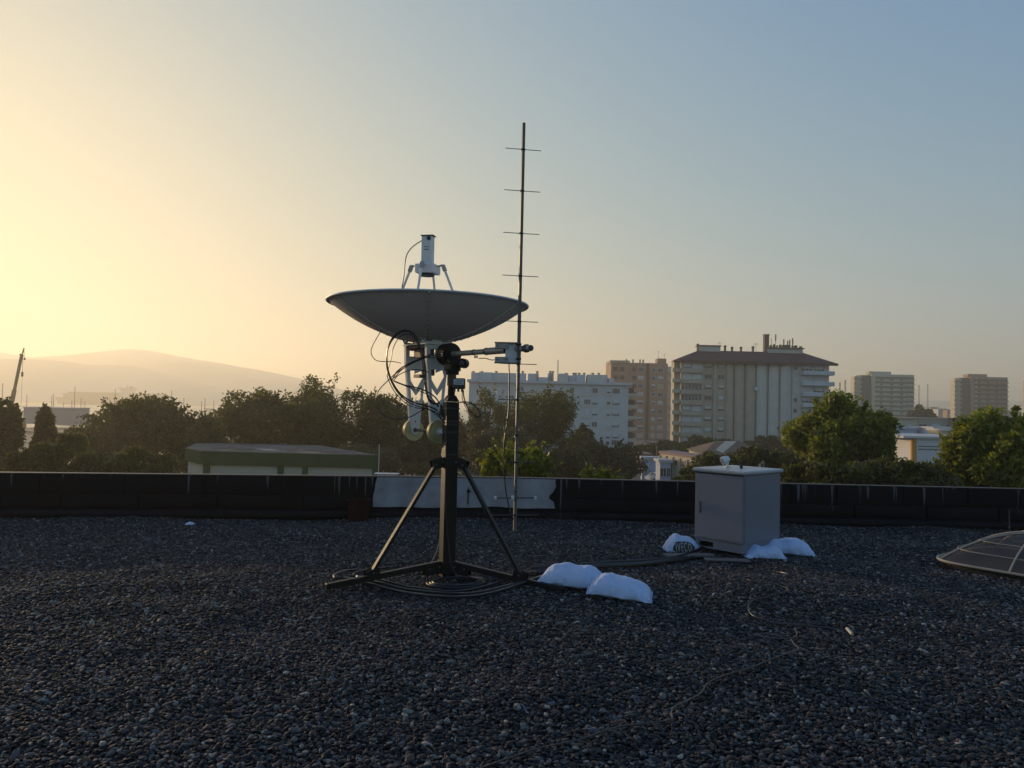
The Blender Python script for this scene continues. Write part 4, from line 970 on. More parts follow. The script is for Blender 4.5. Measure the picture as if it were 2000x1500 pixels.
# rotator on the mast head
def L3(px, py, d): p = P(px, py, d); return Vector((p.x - MX, p.y - MY, p.z))
HB = 2.085; RX = -0.035                              # boom height, rotator centre x
bd = Vector((.604, -.797, 0))                        # boom direction, dish to yagi
bn = Vector((.797, .604, 0))
rc = Vector((RX, 0, HB))
q = MB(); q.cyl(Vector((0, 0, 1.79)), Vector((0, 0, 1.90)), .042, 18); q.build('azimuth_shaft', brown_steel, stand, smooth=True)
q = MB(); q.cyl(Vector((.005, 0, 1.895)), Vector((.005, 0, 1.93)), .062, 20); q.cyl(Vector((.005, 0, 1.93)), Vector((.005, 0, 1.985)), .078, 20); q.build('azimuth_gearbox', black_steel, stand, smooth=True)
q = MB(); q.cyl(rc - bd * .06, rc + bd * .06, .104, 32); q.cyl(rc - bd * .075, rc + bd * .075, .07, 24); q.build('elevation_gearbox', black_steel, stand, smooth=True)
q = MB(); q.box(rc + Vector((.035, 0, -.075)), (.13, .14, .12), bev=.012); q.build('gear_housing', black_steel, stand)
c = rc + Vector((.155, -.02, -.085)); q = MB(); q.cyl(c, c + Vector((-.02, -.09, 0)), .045, 18); q.build('motor', black_steel, stand, smooth=True)
MB().cyl(c + Vector((-.021, -.092, 0)), c + Vector((-.023, -.102, 0)), .022, 14).build('motor_cap', alu_dull, stand, smooth=True)
q = MB(); q.box(rc + Vector((.0, -.07, -.045)), (.045, .02, .07), bev=.004); q.box(rc + Vector((.005, -.08, -.12)), (.05, .03, .05), bev=.004); q.build('side_bracket', brown_steel, stand)
q = MB(); q.box((.045 + .03, -.075, 1.81), (.115, .075, .10), bev=.008); q.build('junction_box', black_plastic, stand, smooth=False)
q = MB(); q.box((.075, -.1145, 1.825), (.098, .004, .052)); lp_ = q.build('nameplate', label_grey, stand)
for z in (1.835, 1.824, 1.812):
    MB().box((.075 + (.01 if z > 1.83 else 0), -.1172, z), (.06, .0012, .003)).build('nameplate_line', black_plastic, lp_)
for x in (.035, .07, .105): MB().cyl((x, -.075, 1.735), (x, -.075, 1.765), .010, 10).build('cable_gland', black_plastic, stand)
# ---- cross boom
boomL0 = rc - bd * .62; boomL1 = rc + bd * 1.20
boom = thing('cross_boom', 'horizontal metal tube running from the dish bracket through the rotator to the pole antenna', 'tube', (MX, MY, 0))
MB().cyl(rc - bd * .20, rc + bd * 1.16, .024, 20).build('tube', light_alu, boom, smooth=True)
MB().cyl(rc + bd * .62, rc + bd * .90, .031, 20).build('sleeve', light_alu, boom, smooth=True)
for t_ in (.42, .61, .91): MB().cyl(rc + bd * t_, rc + bd * (t_ + .012), .028 if t_ < .6 else .0335, 20).build('clamp_ring', black_steel, boom, smooth=True)
MB().cyl(rc + bd * 1.155, rc + bd * 1.20, .034, 6).build('hex_clamp', alu_dull, boom)
MB().cyl(rc + bd * 1.195, rc + bd * 1.235, .026, 20).build('end_sleeve', light_alu, boom, smooth=True)
MB().cyl(rc + bd * 1.232, rc + bd * 1.245, .0225, 20).build('end_plug', black_plastic, boom, smooth=True)
for t_ in (.44, .47): 
    c = rc + bd * t_ - Vector((0, 0, .03)); MB().cyl(c, c - Vector((0, 0, .022)), .007, 8).build('clamp_bolt', black_steel, boom)
# ---- yagi antenna
YP = P(1013, 690, 6.30); yc = Vector((YP.x, YP.y, 0))
yagi = thing('yagi_antenna', 'tall vertical pole antenna with short crossbars, clamped to the cross boom', 'antenna', (YP.x, YP.y, 0))
zt_ = P(1021.5, 240, 6.30).z; zb0 = P(1005, 1037, 6.30).z
MB().box((0, 0, (zt_ + zb0) / 2), (.024, .024, zt_ - zb0), Matrix.Rotation(R(18), 3, 'Z'), bev=.002).build('pole', alu, yagi)
ed = Vector((.985, .172, 0))
def pz(y): return P(1013, y, 6.30).z
for y, w in ((292, 72), (373, 72), (456, 72), (539, 72), (628, 75), (711, 73), (781, 74), (850, 76), (903, 80), (1006, 96)):
    z = pz(y); h = w / 2 / 1500 * 6.3
    o = MB().cyl(Vector((0, -.004, z)) - ed * h, Vector((0, -.004, z)) + ed * h, .0032, 8).build('element', alu_dull, yagi, smooth=True)
    MB().box((0, 0, z), (.034, .034, .016), bev=.004).build('element_clamp', black_plastic, o)
z = pz(972); h = .165
o = MB().cyl(Vector((0, -.02, z)) - ed * h, Vector((0, -.02, z)) + ed * h, .006, 10).build('driven_element', alu_dull, yagi, smooth=True)
for s_ in (-1, 1): MB().box(Vector((0, -.02, z)) + ed * (s_ * h), (.022, .016, .028), bev=.004).build('element_end_glint', shutter, o)  # white end caps: glint on the dipole ends put into their colour
MB().box((-.022, -.02, z), (.026, .03, .034), bev=.004).build('feed_box', shutter, yagi)
for y in (735, 758, 803, 883, 940, 960):
    MB().cyl((0, -.013, pz(y)), (0, -.018, pz(y)), .006, 8).build('screw', black_steel, yagi)
# clamp plate
pc = Vector((-.085, .05, pz(689))); hh = .088
q = MB(); q.box(pc + Vector((.04, .0, 0)), (.13, .010, 2 * hh), bev=.002); q.build('mounting_plate', white_steel, yagi)
for s_ in (-1, 1):
    MB().box(pc + Vector((-.055, .0, s_ * .060)), (.11, .05, .052), bev=.003).build('angle_bracket', light_alu, yagi)
    MB().box(pc + Vector((-.015, .0, s_ * (hh - .004))), (.20, .07, .007)).build('flange', alu, yagi)
    for dx in (-.09, -.02, .07): MB().cyl(pc + Vector((dx, -.028, s_ * .055)), pc + Vector((dx, -.036, s_ * .055)), .006, 8).build('bolt', alu_dull, yagi)
for z in (pz(673), pz(701)): MB().box((0, 0, z), (.045, .045, .012), bev=.003).build('pole_clamp', black_steel, yagi)
def cable(name, label, pts_, r, M=rubber, cat='cable', group=None, n=8, seg=7):
    q = MB().tube(spline(pts_, n), r, seg); o = q.build(name, M, smooth=True); tag(o, label, cat, group); return o
cable('coaxial_cable', 'thin black cable hanging from the clamp plate down beside the antenna pole', [P(994, 709, 6.32), P(994.5, 740, 6.3), P(994, 790, 6.28), P(990, 830, 6.27), P(985, 862, 6.26), P(984, 905, 6.26), P(987, 950, 6.27), P(993, 985, 6.28), P(1000, 1008, 6.29), P(1003, 1014, 6.30)], .0055)
cable('coaxial_cable', 'short cable slung under the cross boom to the clamp plate', [L3(935, 700, 6.85) + Vector((MX, MY, 0)), P(948, 700, 6.75), P(960, 703, 6.65), P(972, 702, 6.45)], .004)

# ================================================================ DISH
DC = Vector((-.835, 7.50, 0)); dish = thing('satellite_dish', 'large grey mesh-free parabolic dish pointing straight up beside the mast', 'satellite dish', DC)
dish['label'] = 'large light grey parabolic dish pointing straight up, carried by the black mast'
RR = .962; zrim = 2.585; dep = .365; zv = zrim - dep
NP = 6
def petal(a0, a1):
    q = MB(); na, nr = 12, 14
    for s_, off in ((0, 0), (1, .006)):
        for i in range(nr + 1):
            r = .10 + (RR - .10) * i / nr
            for j in range(na + 1):
                a = a0 + (a1 - a0) * j / na
                q.v.append((r * math.cos(a), r * math.sin(a), zv + dep * (r / RR) ** 2 + off))
    m1 = (nr + 1) * (na + 1)
    for i in range(nr):
        for j in range(na):
            a = i * (na + 1) + j; q.f.append((a, a + na + 1, a + na + 2, a + 1)); b_ = a + m1; q.f.append((b_, b_ + 1, b_ + na + 2, b_ + na + 1))
    return q
gap = .0025
a_seam = math.atan2(-DC.y, -DC.x) + R(.2)            # one seam faces the viewer
for k in range(NP):
    a0 = a_seam + k * 2 * math.pi / NP; a1 = a0 + 2 * math.pi / NP
    petal(a0 + gap, a1 - gap).build('dish_panel', dish_paint, dish, smooth=True)
    q = MB(); pr = []
    for i in range(15):
        r = .12 + (RR - .13) * i / 14; pr.append(Vector((r * math.cos(a0), r * math.sin(a0), zv + dep * (r / RR) ** 2 - .004)))
    for a_, b_ in zip(pr[:-1], pr[1:]): q.bar(a_, b_, .022, .012)
    sm_ = q.build('seam_strip', dish_paint, dish)
    q = MB()
    for i in range(11):
        r = .16 + .078 * i; c = Vector((r * math.cos(a0), r * math.sin(a0), zv + dep * (r / RR) ** 2 - .008)); q.cyl(c, c - Vector((0, 0, .008)), .006, 6)
    q.build('seam_bolts', alu_dull, sm_, kind='stuff')
q = MB(); n_ = 96; ring = [Vector((math.cos(2 * math.pi * i / n_), math.sin(2 * math.pi * i / n_), 0)) for i in range(n_)]
prf = [(RR - .004, 0), (RR + .020, .004), (RR + .022, -.006), (RR + .014, -.014), (RR - .002, -.006)]
for d in ring:
    for (r, z) in prf: q.v.append(tuple(d * r + Vector((0, 0, zrim + .006 + z))))
for i in range(n_):
    for k in range(5): q.f.append((i * 5 + k, i * 5 + (k + 1) % 5, ((i + 1) % n_) * 5 + (k + 1) % 5, ((i + 1) % n_) * 5 + k))
q.build('rim', dish_rim, dish, smooth=True)
# feed
hub = Vector((0, 0, 0)); fr = Matrix.Rotation(R(-12), 3, 'Z'); dR = Vector((.005, 0, 0))
fz = zrim + .305; FX = -.030
MB().box(Vector((.012 + FX, 0, fz + .045)), (.20, .20, .085), fr, bev=.004).build('feed_hub', white_steel, dish)
q = MB().cyl((.005 + FX, 0, fz - .02), (.005 + FX, 0, fz + .004), .075, 28); q.build('feed_horn', black_plastic, dish, smooth=True)
fb = MB().box((.008 + FX, 0, fz + .088 + .14), (.108, .085, .285), fr, bev=.003).build('feed_housing', white_steel, dish)
MB().box((.012 + FX, -.005, fz + .088 + .286), (.130, .10, .007), fr).build('feed_cap', black_plastic, fb)
q = MB(); 
dd = fr @ Vector((0, -1, 0)); px_ = fr @ Vector((1, 0, 0))
q.cyl(Vector((.03 + FX, 0, fz + .345)) + dd * .042, Vector((.03 + FX, 0, fz + .345)) + dd * .056, .020, 16); q.build('connector', black_plastic, fb)
for z, w in ((fz + .262, .052), (fz + .236, .046)): 
    for k in range(5):
        c = Vector((.008 + FX, 0, z)) + dd * .0445 + px_ * ((k - 2) * w / 5); MB().box(c, (w / 7, .002, .008 if z < fz + .25 else .006), fr).build('printed_mark', rubber, fb)
MB().cyl(Vector((.008 + FX, 0, fz + .115)) + dd * .043 - px_ * .035, Vector((.008 + FX, 0, fz + .115)) + dd * .05 - px_ * .035, .008, 10).build('red_plug', mat('red_plug', (.35, .05, .04), .5), fb)
for k in range(4):
    a = R(-12 + 90 * k); d = Vector((math.cos(a), math.sin(a), 0)); n = Vector((-d.y, d.x, 0))
    tp_ = d * .180 + Vector((.008 + FX, 0, fz + .035)); bt = d * .43 + Vector((FX * .5, 0, zv + dep * (.43 / RR) ** 2 + .004)); tp2 = tp_ + (tp_ - bt).normalized() * .0
    MB().cyl(bt, tp_, .0125, 12).build('feed_strut', white_steel, dish, smooth=True)
    q = MB(); e = tp_ + (tp_ - bt).normalized() * .055; q.bar(tp_ - (tp_ - bt).normalized() * .01, e, .036, .036, bev=.004); q.bar(e, d * .10 + Vector((.008 + FX, 0, fz + .072)), .022, .014); q.build('strut_clamp', light_alu, dish)
cable('feed_cable', 'thin black cable from the feed housing down into the dish', [DC + Vector((-.045 + FX, -.02, fz + .33)), P(806, 482, 7.42), P(795, 497, 7.4), P(791, 515, 7.4), P(789, 540, 7.4), P(785, 562, 7.38), P(783, 580, 7.36)], .005)
# bracket under the dish (local frame: u along boom)
bl = rc + Vector((MX, MY, 0)) - DC                  # rotator centre in dish space
t0 = (Vector((0, 0, 0)) - Vector((bl.x, bl.y, 0))).dot(bd)
axis0 = Vector((bl.x, bl.y, HB)) + bd * t0          # boom point nearest the dish centre
ang = math.atan2(bn.y, bn.x)
def arm(offs, dz_top, name='counterweight_arm'):
    outl = [(-.125, .10), (.125, .10), (.118, -.06), (.095, -.25), (.05, -.70)] + [(.045 * math.cos(t_), -.73 + .045 * math.sin(t_)) for t_ in np.linspace(0, -math.pi, 8)] + [(-.05, -.70), (-.095, -.25), (-.118, -.06)]
    holes = [[(-.085, .055), (-.03, .055), (-.03, .0), (-.085, .0)], [(.03, .055), (.085, .055), (.085, -.02), (.05, -.02)], [(-.075, -.14), (-.02, -.14), (-.02, -.17), (.055, -.14), (.075, -.20), (.0, -.33), (-.065, -.24)],
             [(-.065, -.31), (0, -.385), (.062, -.31), (.052, -.42), (.0, -.47), (-.052, -.42)],
             [(-.008, -.655), (.008, -.655), (.008, -.64), (-.008, -.64)]]
    me = plate_mesh(name, outl, holes, .010)
    me.materials.append(white_steel)
    o = link(name, me, dish, axis0 + bd * offs); o.rotation_euler = (0, 0, ang)
    q = MB()
    for s_ in (-1, 1):
        ps = [(s_ * .125, .10), (s_ * .118, -.06), (s_ * .095, -.25), (s_ * .05, -.70)]
        for a_, b_ in zip(ps[:-1], ps[1:]): q.bar((a_[0], .018, a_[1]), (b_[0], .018, b_[1]), .036, .006, upv=(1, 0, 0))
    q.build('arm_lip', white_steel, o)
    return o
for s_, of in ((-1, -.20), (1, .20)): arm(of, 0)
q = MB(); dB = Vector((0, 0, -.73))
cA = axis0 - bd * .20 + dB; cB = axis0 + bd * .20 + dB
MB().cyl(cA - bd * .012, cA - bd * .055, .108, 40).build('counterweight', brass, dish, smooth=True)
MB().cyl(cB + bd * .012, cB + bd * .05, .112, 40).build('counterweight', brass, dish, smooth=True)
MB().cyl(cB + bd * .05, cB + bd * .066, .078, 40).build('counterweight_disc', brass, dish, smooth=True)
MB().cyl(cB + bd * .06, cB + bd * .20, .024, 20).build('counterweight_shaft', white_steel, dish, smooth=True)
MB().cyl(cB + bd * .066, cB + bd * .085, .038, 20).build('shaft_collar', white_steel, dish, smooth=True)
MB().cyl(cA + bd * .0, cB, .012, 12).build('tie_rod', alu, dish, smooth=True)
for c in (cA, cB): MB().cyl(c + bd * .006, c + bd * .016, .02, 12).build('nut', alu_dull, dish)
MB().cyl(cA + bd * .006 + Vector((0, 0, .09)), cA + bd * .01 + Vector((0, 0, .09)), .006, 8).build('arm_hole_plug', black_plastic, dish)
rotb = Matrix.Rotation(ang, 3, 'Z')
MB().box(axis0 + Vector((0, 0, .105)), (.30, .46, .010), rotb).build('cross_plate', white_steel, dish)
MB().box(axis0 + Vector((0, 0, .085)) - bd * .03, (.22, .36, .03), rotb, bev=.004).build('underside_channel', brown_steel, dish)
MB().box(axis0 - bd * .05 + Vector((.0, 0, .03)), (.13, .16, .10), rotb, bev=.006).build('boom_clamp', brown_steel, dish)
MB().box(axis0 + bd * .08 + Vector((0, 0, -.13)) - bn * .03, (.09, .10, .13), rotb, bev=.006).build('preamplifier_box', alu, dish)
MB().box(axis0 + bd * .0 + Vector((0, 0, -.20)) - bn * .06, (.11, .12, .03), rotb, bev=.004).build('preamplifier_bracket', alu, dish)
# flared gussets up to the dish
for s_ in (-1, 1):
    outl = [(-.16, .0), (.16, .0), (.25, .125), (.20, .165), (-.20, .165), (-.25, .125)]
    outl = [(-.15, .0), (-.215, .12), (-.19, .15), (0, .105), (.19, .15), (.215, .12), (.15, .0)]
    holes = [[(-.12, .02), (-.155, .09), (-.07, .07)], [(.12, .02), (.155, .09), (.07, .07)]]
    outl = [(-.16, 0), (-.25, .155), (-.235, .175), (-.15, .15), (0, .125), (.15, .15), (.235, .175), (.25, .155), (.16, 0)]
    holes = [[(-.155, .025), (-.205, .115), (-.125, .075)], [(-.13, .02), (-.06, .02), (-.05, .075), (-.10, .06)], [(-.09, .115), (-.14, .13), (-.16, .125), (-.12, .095)],
             [(.155, .025), (.205, .115), (.125, .075)], [(.13, .02), (.06, .02), (.05, .075), (.10, .06)]]
    me = plate_mesh('gusset_plate', outl, holes, .008); me.materials.append(white_steel)
    o = link('gusset_plate', me, dish, axis0 + bd * (.17 * s_) + Vector((0, 0, .11))); o.rotation_euler = (0, 0, ang)
MB().box(axis0 + Vector((0, 0, .165)) - bn * .02, (.05, .05, .05), rotb, bev=.006).build('centre_block', white_steel, dish)
MB().cyl(axis0 + Vector((0, 0, .115)), axis0 + Vector((0, 0, .16)), .022, 14).build('centre_spacer', alu, dish, smooth=True)
MB().cyl(Vector((0, 0, zv - .02)), Vector((0, 0, zv + .012)), .13, 28).build('centre_hub', white_steel, dish, smooth=True)
MB().cyl(Vector((0, 0, zv - .1)), Vector((0, 0, zv - .02)), .02, 12).build('centre_bolt', alu, dish)

# cable loops at the mast head
def cb(label, px_pts, r=.0065, d0=6.93):
    return cable('loop_cable', label, [P(p[0], p[1], p[2] if len(p) > 2 else d0) for p in px_pts], r, group='black cable loops at the mast head')
cb('outermost thick black cable of the big loop left of the rotator', [(868, 820, 7.02), (856, 803), (835, 793), (806, 785), (782, 769), (766, 745), (757, 718), (756, 690), (762, 668), (774, 652), (790, 645), (806, 650), (817, 667), (825, 690), (831, 720), (832, 750), (836, 778), (847, 789), (860, 788, 6.98), (868, 812, 7.02)], .0075, 6.90)
cb('second cable of the big loop, slightly inside the outer one', [(869, 826, 7.02), (852, 806), (828, 797), (800, 787), (778, 768), (763, 742), (755, 712), (758, 682), (768, 662), (783, 650), (798, 648), (811, 659), (821, 680), (828, 706), (831, 735), (833, 764), (842, 784), (856, 792, 6.98), (868, 817, 7.02)], .0055, 6.88)
cb('thin inner cable of the big loop', [(868, 815, 7.02), (840, 800), (815, 797), (795, 789), (772, 767), (758, 740), (757, 727), (764, 700), (768, 680), (779, 660), (795, 652), (810, 662), (819, 683), (826, 712), (829, 745), (835, 775), (849, 786), (862, 796, 7.0)], .004, 6.92)
cb('thin wide loop reaching farthest left below the dish', [(868, 824, 7.02), (838, 799), (826, 800), (806, 812), (786, 818), (763, 817), (744, 806), (735, 785), (739, 764), (757, 744), (775, 728), (797, 714), (820, 703), (845, 694), (862, 692, 7.05)], .0045, 6.94)
cb('cable from the big loop rising across the arms to the rotator', [(766, 742), (776, 725), (797, 711), (822, 700), (845, 691), (866, 688, 7.05)], .0055, 6.86)
cb('second cable rising across the arms to the rotator', [(770, 738), (785, 722), (805, 709), (828, 699), (850, 699), (866, 699, 7.06)], .0045, 6.87)
cb('cable from the big loop to the preamplifier box', [(768, 744), (778, 733), (795, 725), (812, 722), (828, 724), (838, 728, 7.2)], .004, 6.9)
cb('cable sagging from the loop across both arms to the mast', [(769, 744), (790, 752), (812, 757), (832, 764), (850, 776), (861, 793), (867, 813, 7.02)], .006, 6.88)
cb('second sagging cable across both arms to the mast', [(772, 746), (800, 757), (830, 768), (846, 781), (859, 800), (867, 820, 7.02)], .004, 6.9)
cb('thin cable hanging from a clip under the dish, curling left', [(745, 645, 7.15), (736, 660, 7.1), (727, 677, 7.1), (725, 690, 7.1), (732, 702, 7.1), (745, 706, 7.1), (765, 706, 7.2), (783, 709, 7.4)], .0038)
cb('black cable hanging in a loop right of the mast', [(905, 762, 7.1), (906, 775, 7.08), (912, 793, 7.05), (924, 808, 7.03), (935, 815, 7.02), (938, 808, 7.02), (932, 796, 7.02), (920, 787, 7.03), (908, 785, 7.06), (898, 786, 7.1)], .006)
cb('second strand of the loop right of the mast', [(903, 764, 7.1), (903, 778, 7.08), (909, 794, 7.04), (920, 808, 7.0), (931, 816, 7.0), (937, 812, 7.0), (935, 800, 7.0), (923, 790, 7.02), (906, 788, 7.06)], .0035)
MB_tie = MB()
for i, (a, b_, lb) in enumerate((((808, 797), (813, 776), 'white cable tie tail on the left arm'), ((856, 804), (861, 785), 'white cable tie tail left of the mast'))):
    o = MB().tube([P(*a, 6.84), P(*b_, 6.84)], .0035, 6).build('cable_tie', shutter); tag(o, lb, 'cable tie')
# cables down the mast and onto the gravel
o = cable('mast_cable', 'cable running down the mast front and out at its foot', [Vector((MX - .03, MY - .09, 1.35)), Vector((MX - .03, MY - .085, 1.1)), Vector((MX - .02, MY - .09, .7)), Vector((MX + .02, MY - .09, .3)), Vector((MX + .06, MY - .12, .12)), Vector((MX + .14, MY - .16, .04))], .004)
def gcable(label, px_pts, r=.010, z=.028, M=rubber, group='cables lying round the tripod foot', name='floor_cable'):
    pts_ = []
    for p in px_pts:
        g_ = G(p[0], p[1], 0.0); zz = roof_h(g_.x, g_.y) + z + (.012 if r > .0075 else 0) + (p[2] if len(p) > 2 else 0); pts_.append(Vector((g_.x, g_.y, zz)))
    sp_ = spline(pts_, 8)
    sp_ = [Vector((p.x, p.y, max(p.z, roof_h(p.x, p.y) + r + .008))) for p in sp_]
    q = MB().tube(sp_, r, 7); o = q.build(name, M, smooth=True); tag(o, label, 'cable', group); return o
gcable('outermost floor cable, a wide arc in front of the tripod', [(1066, 1141), (1030, 1151), (985, 1162), (930, 1169), (870, 1169), (800, 1162), (740, 1151), (690, 1142), (672, 1139), (700, 1140)], .0125)
gcable('second wide arc of floor cable in front of the tripod', [(1062, 1144), (1000, 1155), (930, 1164), (870, 1163), (800, 1156), (745, 1147), (705, 1139), (698, 1136), (715, 1137)], .0125)
gcable('third arc of floor cable, nearest to the mast foot', [(1045, 1133), (1010, 1140), (960, 1152), (900, 1160), (850, 1158), (790, 1150), (740, 1141), (700, 1134)], .0105)
gcable('floor cable looping out behind the left foot', [(760, 1112), (720, 1116), (680, 1119), (656, 1128), (652, 1136), (660, 1139), (700, 1134), (730, 1128)], .0105)
gcable('small floor cable loop over the left arm', [(745, 1120), (715, 1119), (694, 1126), (690, 1133), (705, 1134), (740, 1126)], .006, z=.05)
for i, (rx_, ry_, lb) in enumerate(((56, 10, 'outer ring'), (50, 8.5, 'middle ring'), (45, 7.5, 'inner ring'))):
    gcable('coiled cable at the mast foot, ' + lb, [(890 + rx_ * math.cos(t_), 1144 + i + ry_ * math.sin(t_)) for t_ in np.linspace(.3 * i, 6.2 + .3 * i, 15)], .0105, z=.018 + .01 * i)
gcable('cable curving up from the gravel behind the mast', [(800, 1115), (830, 1108), (845, 1098), (856, 1085, .1), (862, 1072, .22)], .007)
gcable('front strand of the black cable bundle running from tripod to cabinet', [(1045, 1136), (1075, 1134), (1110, 1131), (1160, 1122), (1200, 1118), (1250, 1112), (1300, 1103), (1345, 1092), (1372, 1080), (1380, 1072, .04)], .019, group='cables between tripod and cabinet')
gcable('middle strand of the black cable bundle running from tripod to cabinet', [(1040, 1132), (1075, 1129), (1110, 1126), (1165, 1117), (1205, 1114), (1255, 1108), (1302, 1099), (1342, 1089), (1370, 1077), (1378, 1070, .04)], .019, group='cables between tripod and cabinet')
gcable('rear strand of the black cable bundle running from tripod to cabinet', [(1035, 1128), (1075, 1125), (1120, 1121), (1180, 1113), (1250, 1105), (1310, 1095), (1350, 1084), (1374, 1074, .02), (1382, 1069, .05)], .015, z=.045, group='cables between tripod and cabinet')
gcable('short dark lead beside the front sandbag at the cabinet', [(1447, 1083), (1436, 1090), (1426, 1096)], .006, group='cables between tripod and cabinet')
grey_cable = mat('grey_cable', (.05, .046, .04), .4, 0, .15)
gcable('long thin grey cable snaking down to the bottom edge of the gravel', [(1402, 1110), (1412, 1117), (1450, 1119), (1500, 1121), (1530, 1128), (1537, 1136), (1500, 1139), (1470, 1140)], .0042, M=grey_cable, group='thin loose cable on the gravel', name='thin_cable')['label'] = 'uppermost loop of thin loose cable nearest the cabinet'
gcable('second loop of thin loose cable on the gravel', [(1459, 1148), (1470, 1153), (1510, 1158), (1536, 1165), (1534, 1170), (1500, 1177), (1470, 1183), (1461, 1192), (1468, 1202), (1485, 1208), (1520, 1214), (1580, 1219), (1640, 1226), (1662, 1228)], .0042, M=grey_cable, group='thin loose cable on the gravel', name='thin_cable')
gcable('loop of thin loose cable ending in the pale plug', [(1520, 1216), (1570, 1216), (1610, 1214), (1650, 1218), (1666, 1224), (1664, 1230)], .0042, M=grey_cable, group='thin loose cable on the gravel', name='thin_cable')
gcable('long thin cable running from the loops down to the bottom edge', [(1478, 1235), (1490, 1240), (1530, 1243), (1553, 1240), (1556, 1233), (1552, 1224), (1560, 1222)], .0042, M=grey_cable, group='thin loose cable on the gravel', name='thin_cable')['label'] = 'short curl of thin cable between the two long runs'
gcable('long thin cable running diagonally to the bottom edge of the picture', [(1545, 1244), (1552, 1256), (1560, 1268), (1552, 1277), (1520, 1288), (1470, 1305), (1410, 1322), (1382, 1332), (1368, 1348), (1340, 1363), (1316, 1374), (1311, 1385), (1311, 1396), (1280, 1401), (1215, 1408), (1180, 1418), (1130, 1433), (1050, 1448), (1000, 1465), (950, 1486), (920, 1502), (880, 1520)], .0042, M=grey_cable, group='thin loose cable on the gravel', name='thin_cable')
g_ = G(1660, 1236, 0); z_ = roof_h(g_.x, g_.y)
o = MB().tube([(g_.x, g_.y + .05, z_ + .05), (g_.x + .004, g_.y - .03, z_ + .03)], .012, 10).build('cable_plug', mat('plug_cream', (.5, .44, .33), .5), smooth=True); tag(o, 'small pale plug at the end of the thin loose cable', 'plug')

# ================================================================ SANDBAGS
def bagpt(u, th, a, b_, c, seed, off=0.0):
    au = abs(u); cs, sn = math.cos(th), math.sin(th)
    w = b_ * (1 - .13 * au ** 2 + .10 * au ** 14) * (1 + .07 * noise.noise(Vector((u * 2, seed, 4)))); h = c * max(0.0, 1 - au ** 3.2) ** .62
    y = w * cs; z = h * math.copysign(abs(sn) ** .86, sn)
    if z < 0: z *= .35
    e = au ** 2.5 + .3 + .5 * abs(cs) ** 3
    wr = .014 * e * noise.noise(Vector((u * 3.2 + seed, cs * 2.5, sn * 2.5))) + .005 * noise.noise(Vector((u * 8 + seed, cs * 6 + u * 5, sn * 6)))
    rd = noise.noise(Vector((u * 3.0 + cs * 2.2 + seed, cs * 1.3 - u, seed)))          # creases
    wr -= .009 * max(0, 1 - abs(rd) * 7) * (.4 + e * .5)
    wr += .004 * au ** 2 * math.sin(th * 9 + seed + 5 * u)
    n = Vector((0.25 * u, cs, sn)).normalized()
    sag = .05 * noise.noise(Vector((u * 1.5, seed * 1.7, 0))) + .03 * noise.noise(Vector((u * 1.9, cs * 1.6, seed)))
    return Vector((a * u, y, z + sag * max(0, sn) * (1 - au ** 4) - .02 * au ** 3)) + n * (wr + off)
def sandbag(label, px, py, size, rz, seed, zoff=0.0, tilt=0.0, roll=0.0, depth=None):
    g_ = G(px, py, 0); a, b_, c = size
    r_ = thing('sandbag', label, 'sandbag', (g_.x, g_.y, roof_h(g_.x, g_.y) + zoff + c * .24), 0, 'white sandbags on the gravel')
    r_.rotation_euler = (roll, tilt, rz)
    q = MB(); nu, nt_ = 56, 40
    for i in range(nu + 1):
        u = -1 + 2 * i / nu; u = math.sin(u * math.pi / 2) * .35 + u * .65
        for j in range(nt_): q.v.append(tuple(bagpt(u, 2 * math.pi * j / nt_, a, b_, c, seed)))
    for i in range(nu):
        for j in range(nt_): j2 = (j + 1) % nt_; q.f.append((i * nt_ + j, i * nt_ + j2, (i + 1) * nt_ + j2, (i + 1) * nt_ + j))
    q.f += [tuple(range(nt_ - 1, -1, -1)), tuple(nu * nt_ + j for j in range(nt_))]
    q.build('sack', sack, r_, smooth=True)
    q = MB()
    for s_ in (-1, 1): # side seams
        pass
    for e in (-1, 1):
        pts_ = [bagpt(e * .985, t_, a * 1.03, b_ * 1.02, c * .9, seed) for t_ in np.linspace(0, math.pi, 12)]
        q.tube(pts_, .0045, 6)
    q.build('seam', sack, r_, smooth=True)
    return r_
sandbag('left one of the two sandbags weighing down the right tripod foot', 1121, 1149, (.285, .20, .140), R(-14), 1.3, tilt=R(3))
sandbag('right one of the two sandbags beside the tripod', 1211, 1166, (.265, .21, .138), R(-10), 5.1, tilt=R(5))
sandbag('front sandbag leaning on the right foot of the cabinet', 1487, 1085, (.225, .17, .118), R(4), 9.7)
sandbag('sandbag behind the front one, right of the cabinet', 1537, 1076, (.29, .19, .132), R(-9), 14.2, tilt=R(6))
eb = sandbag('sandbag with black printed lettering band, left of the cabinet', 1331, 1070, (.20, .18, .165), R(-2), 21.0, tilt=R(-4))
q = MB(); n1_, n2_ = 30, 8
def bandpt(s, t, off): return bagpt(-.72 + 1.42 * s, R(180 + 8 - (0 + 62 * t)) if False else R(172 + 20 - 62 * t - 180 + 180), .20, .18, .165, 21.0, off)
def bandpt(s, t, off):
    th = R(-178 + 0) + 0
    th = R(188 - 44 * t)        # front side is -y
    u = -.62 + 1.22 * s
    return bagpt(u, th, .20, .18, .165, 21.0, off)
for i in range(n1_ + 1):
    s = i / n1_; ed_ = min(1, 5 * min(s, 1 - s) + .25)
    for j in range(n2_ + 1): t = .5 + (j / n2_ - .5) * ed_; q.v.append(tuple(bandpt(s, t, .004)))
for i in range(n1_):
    for j in range(n2_): a = i * (n2_ + 1) + j; q.f.append((a, a + n2_ + 1, a + n2_ + 2, a + 1))
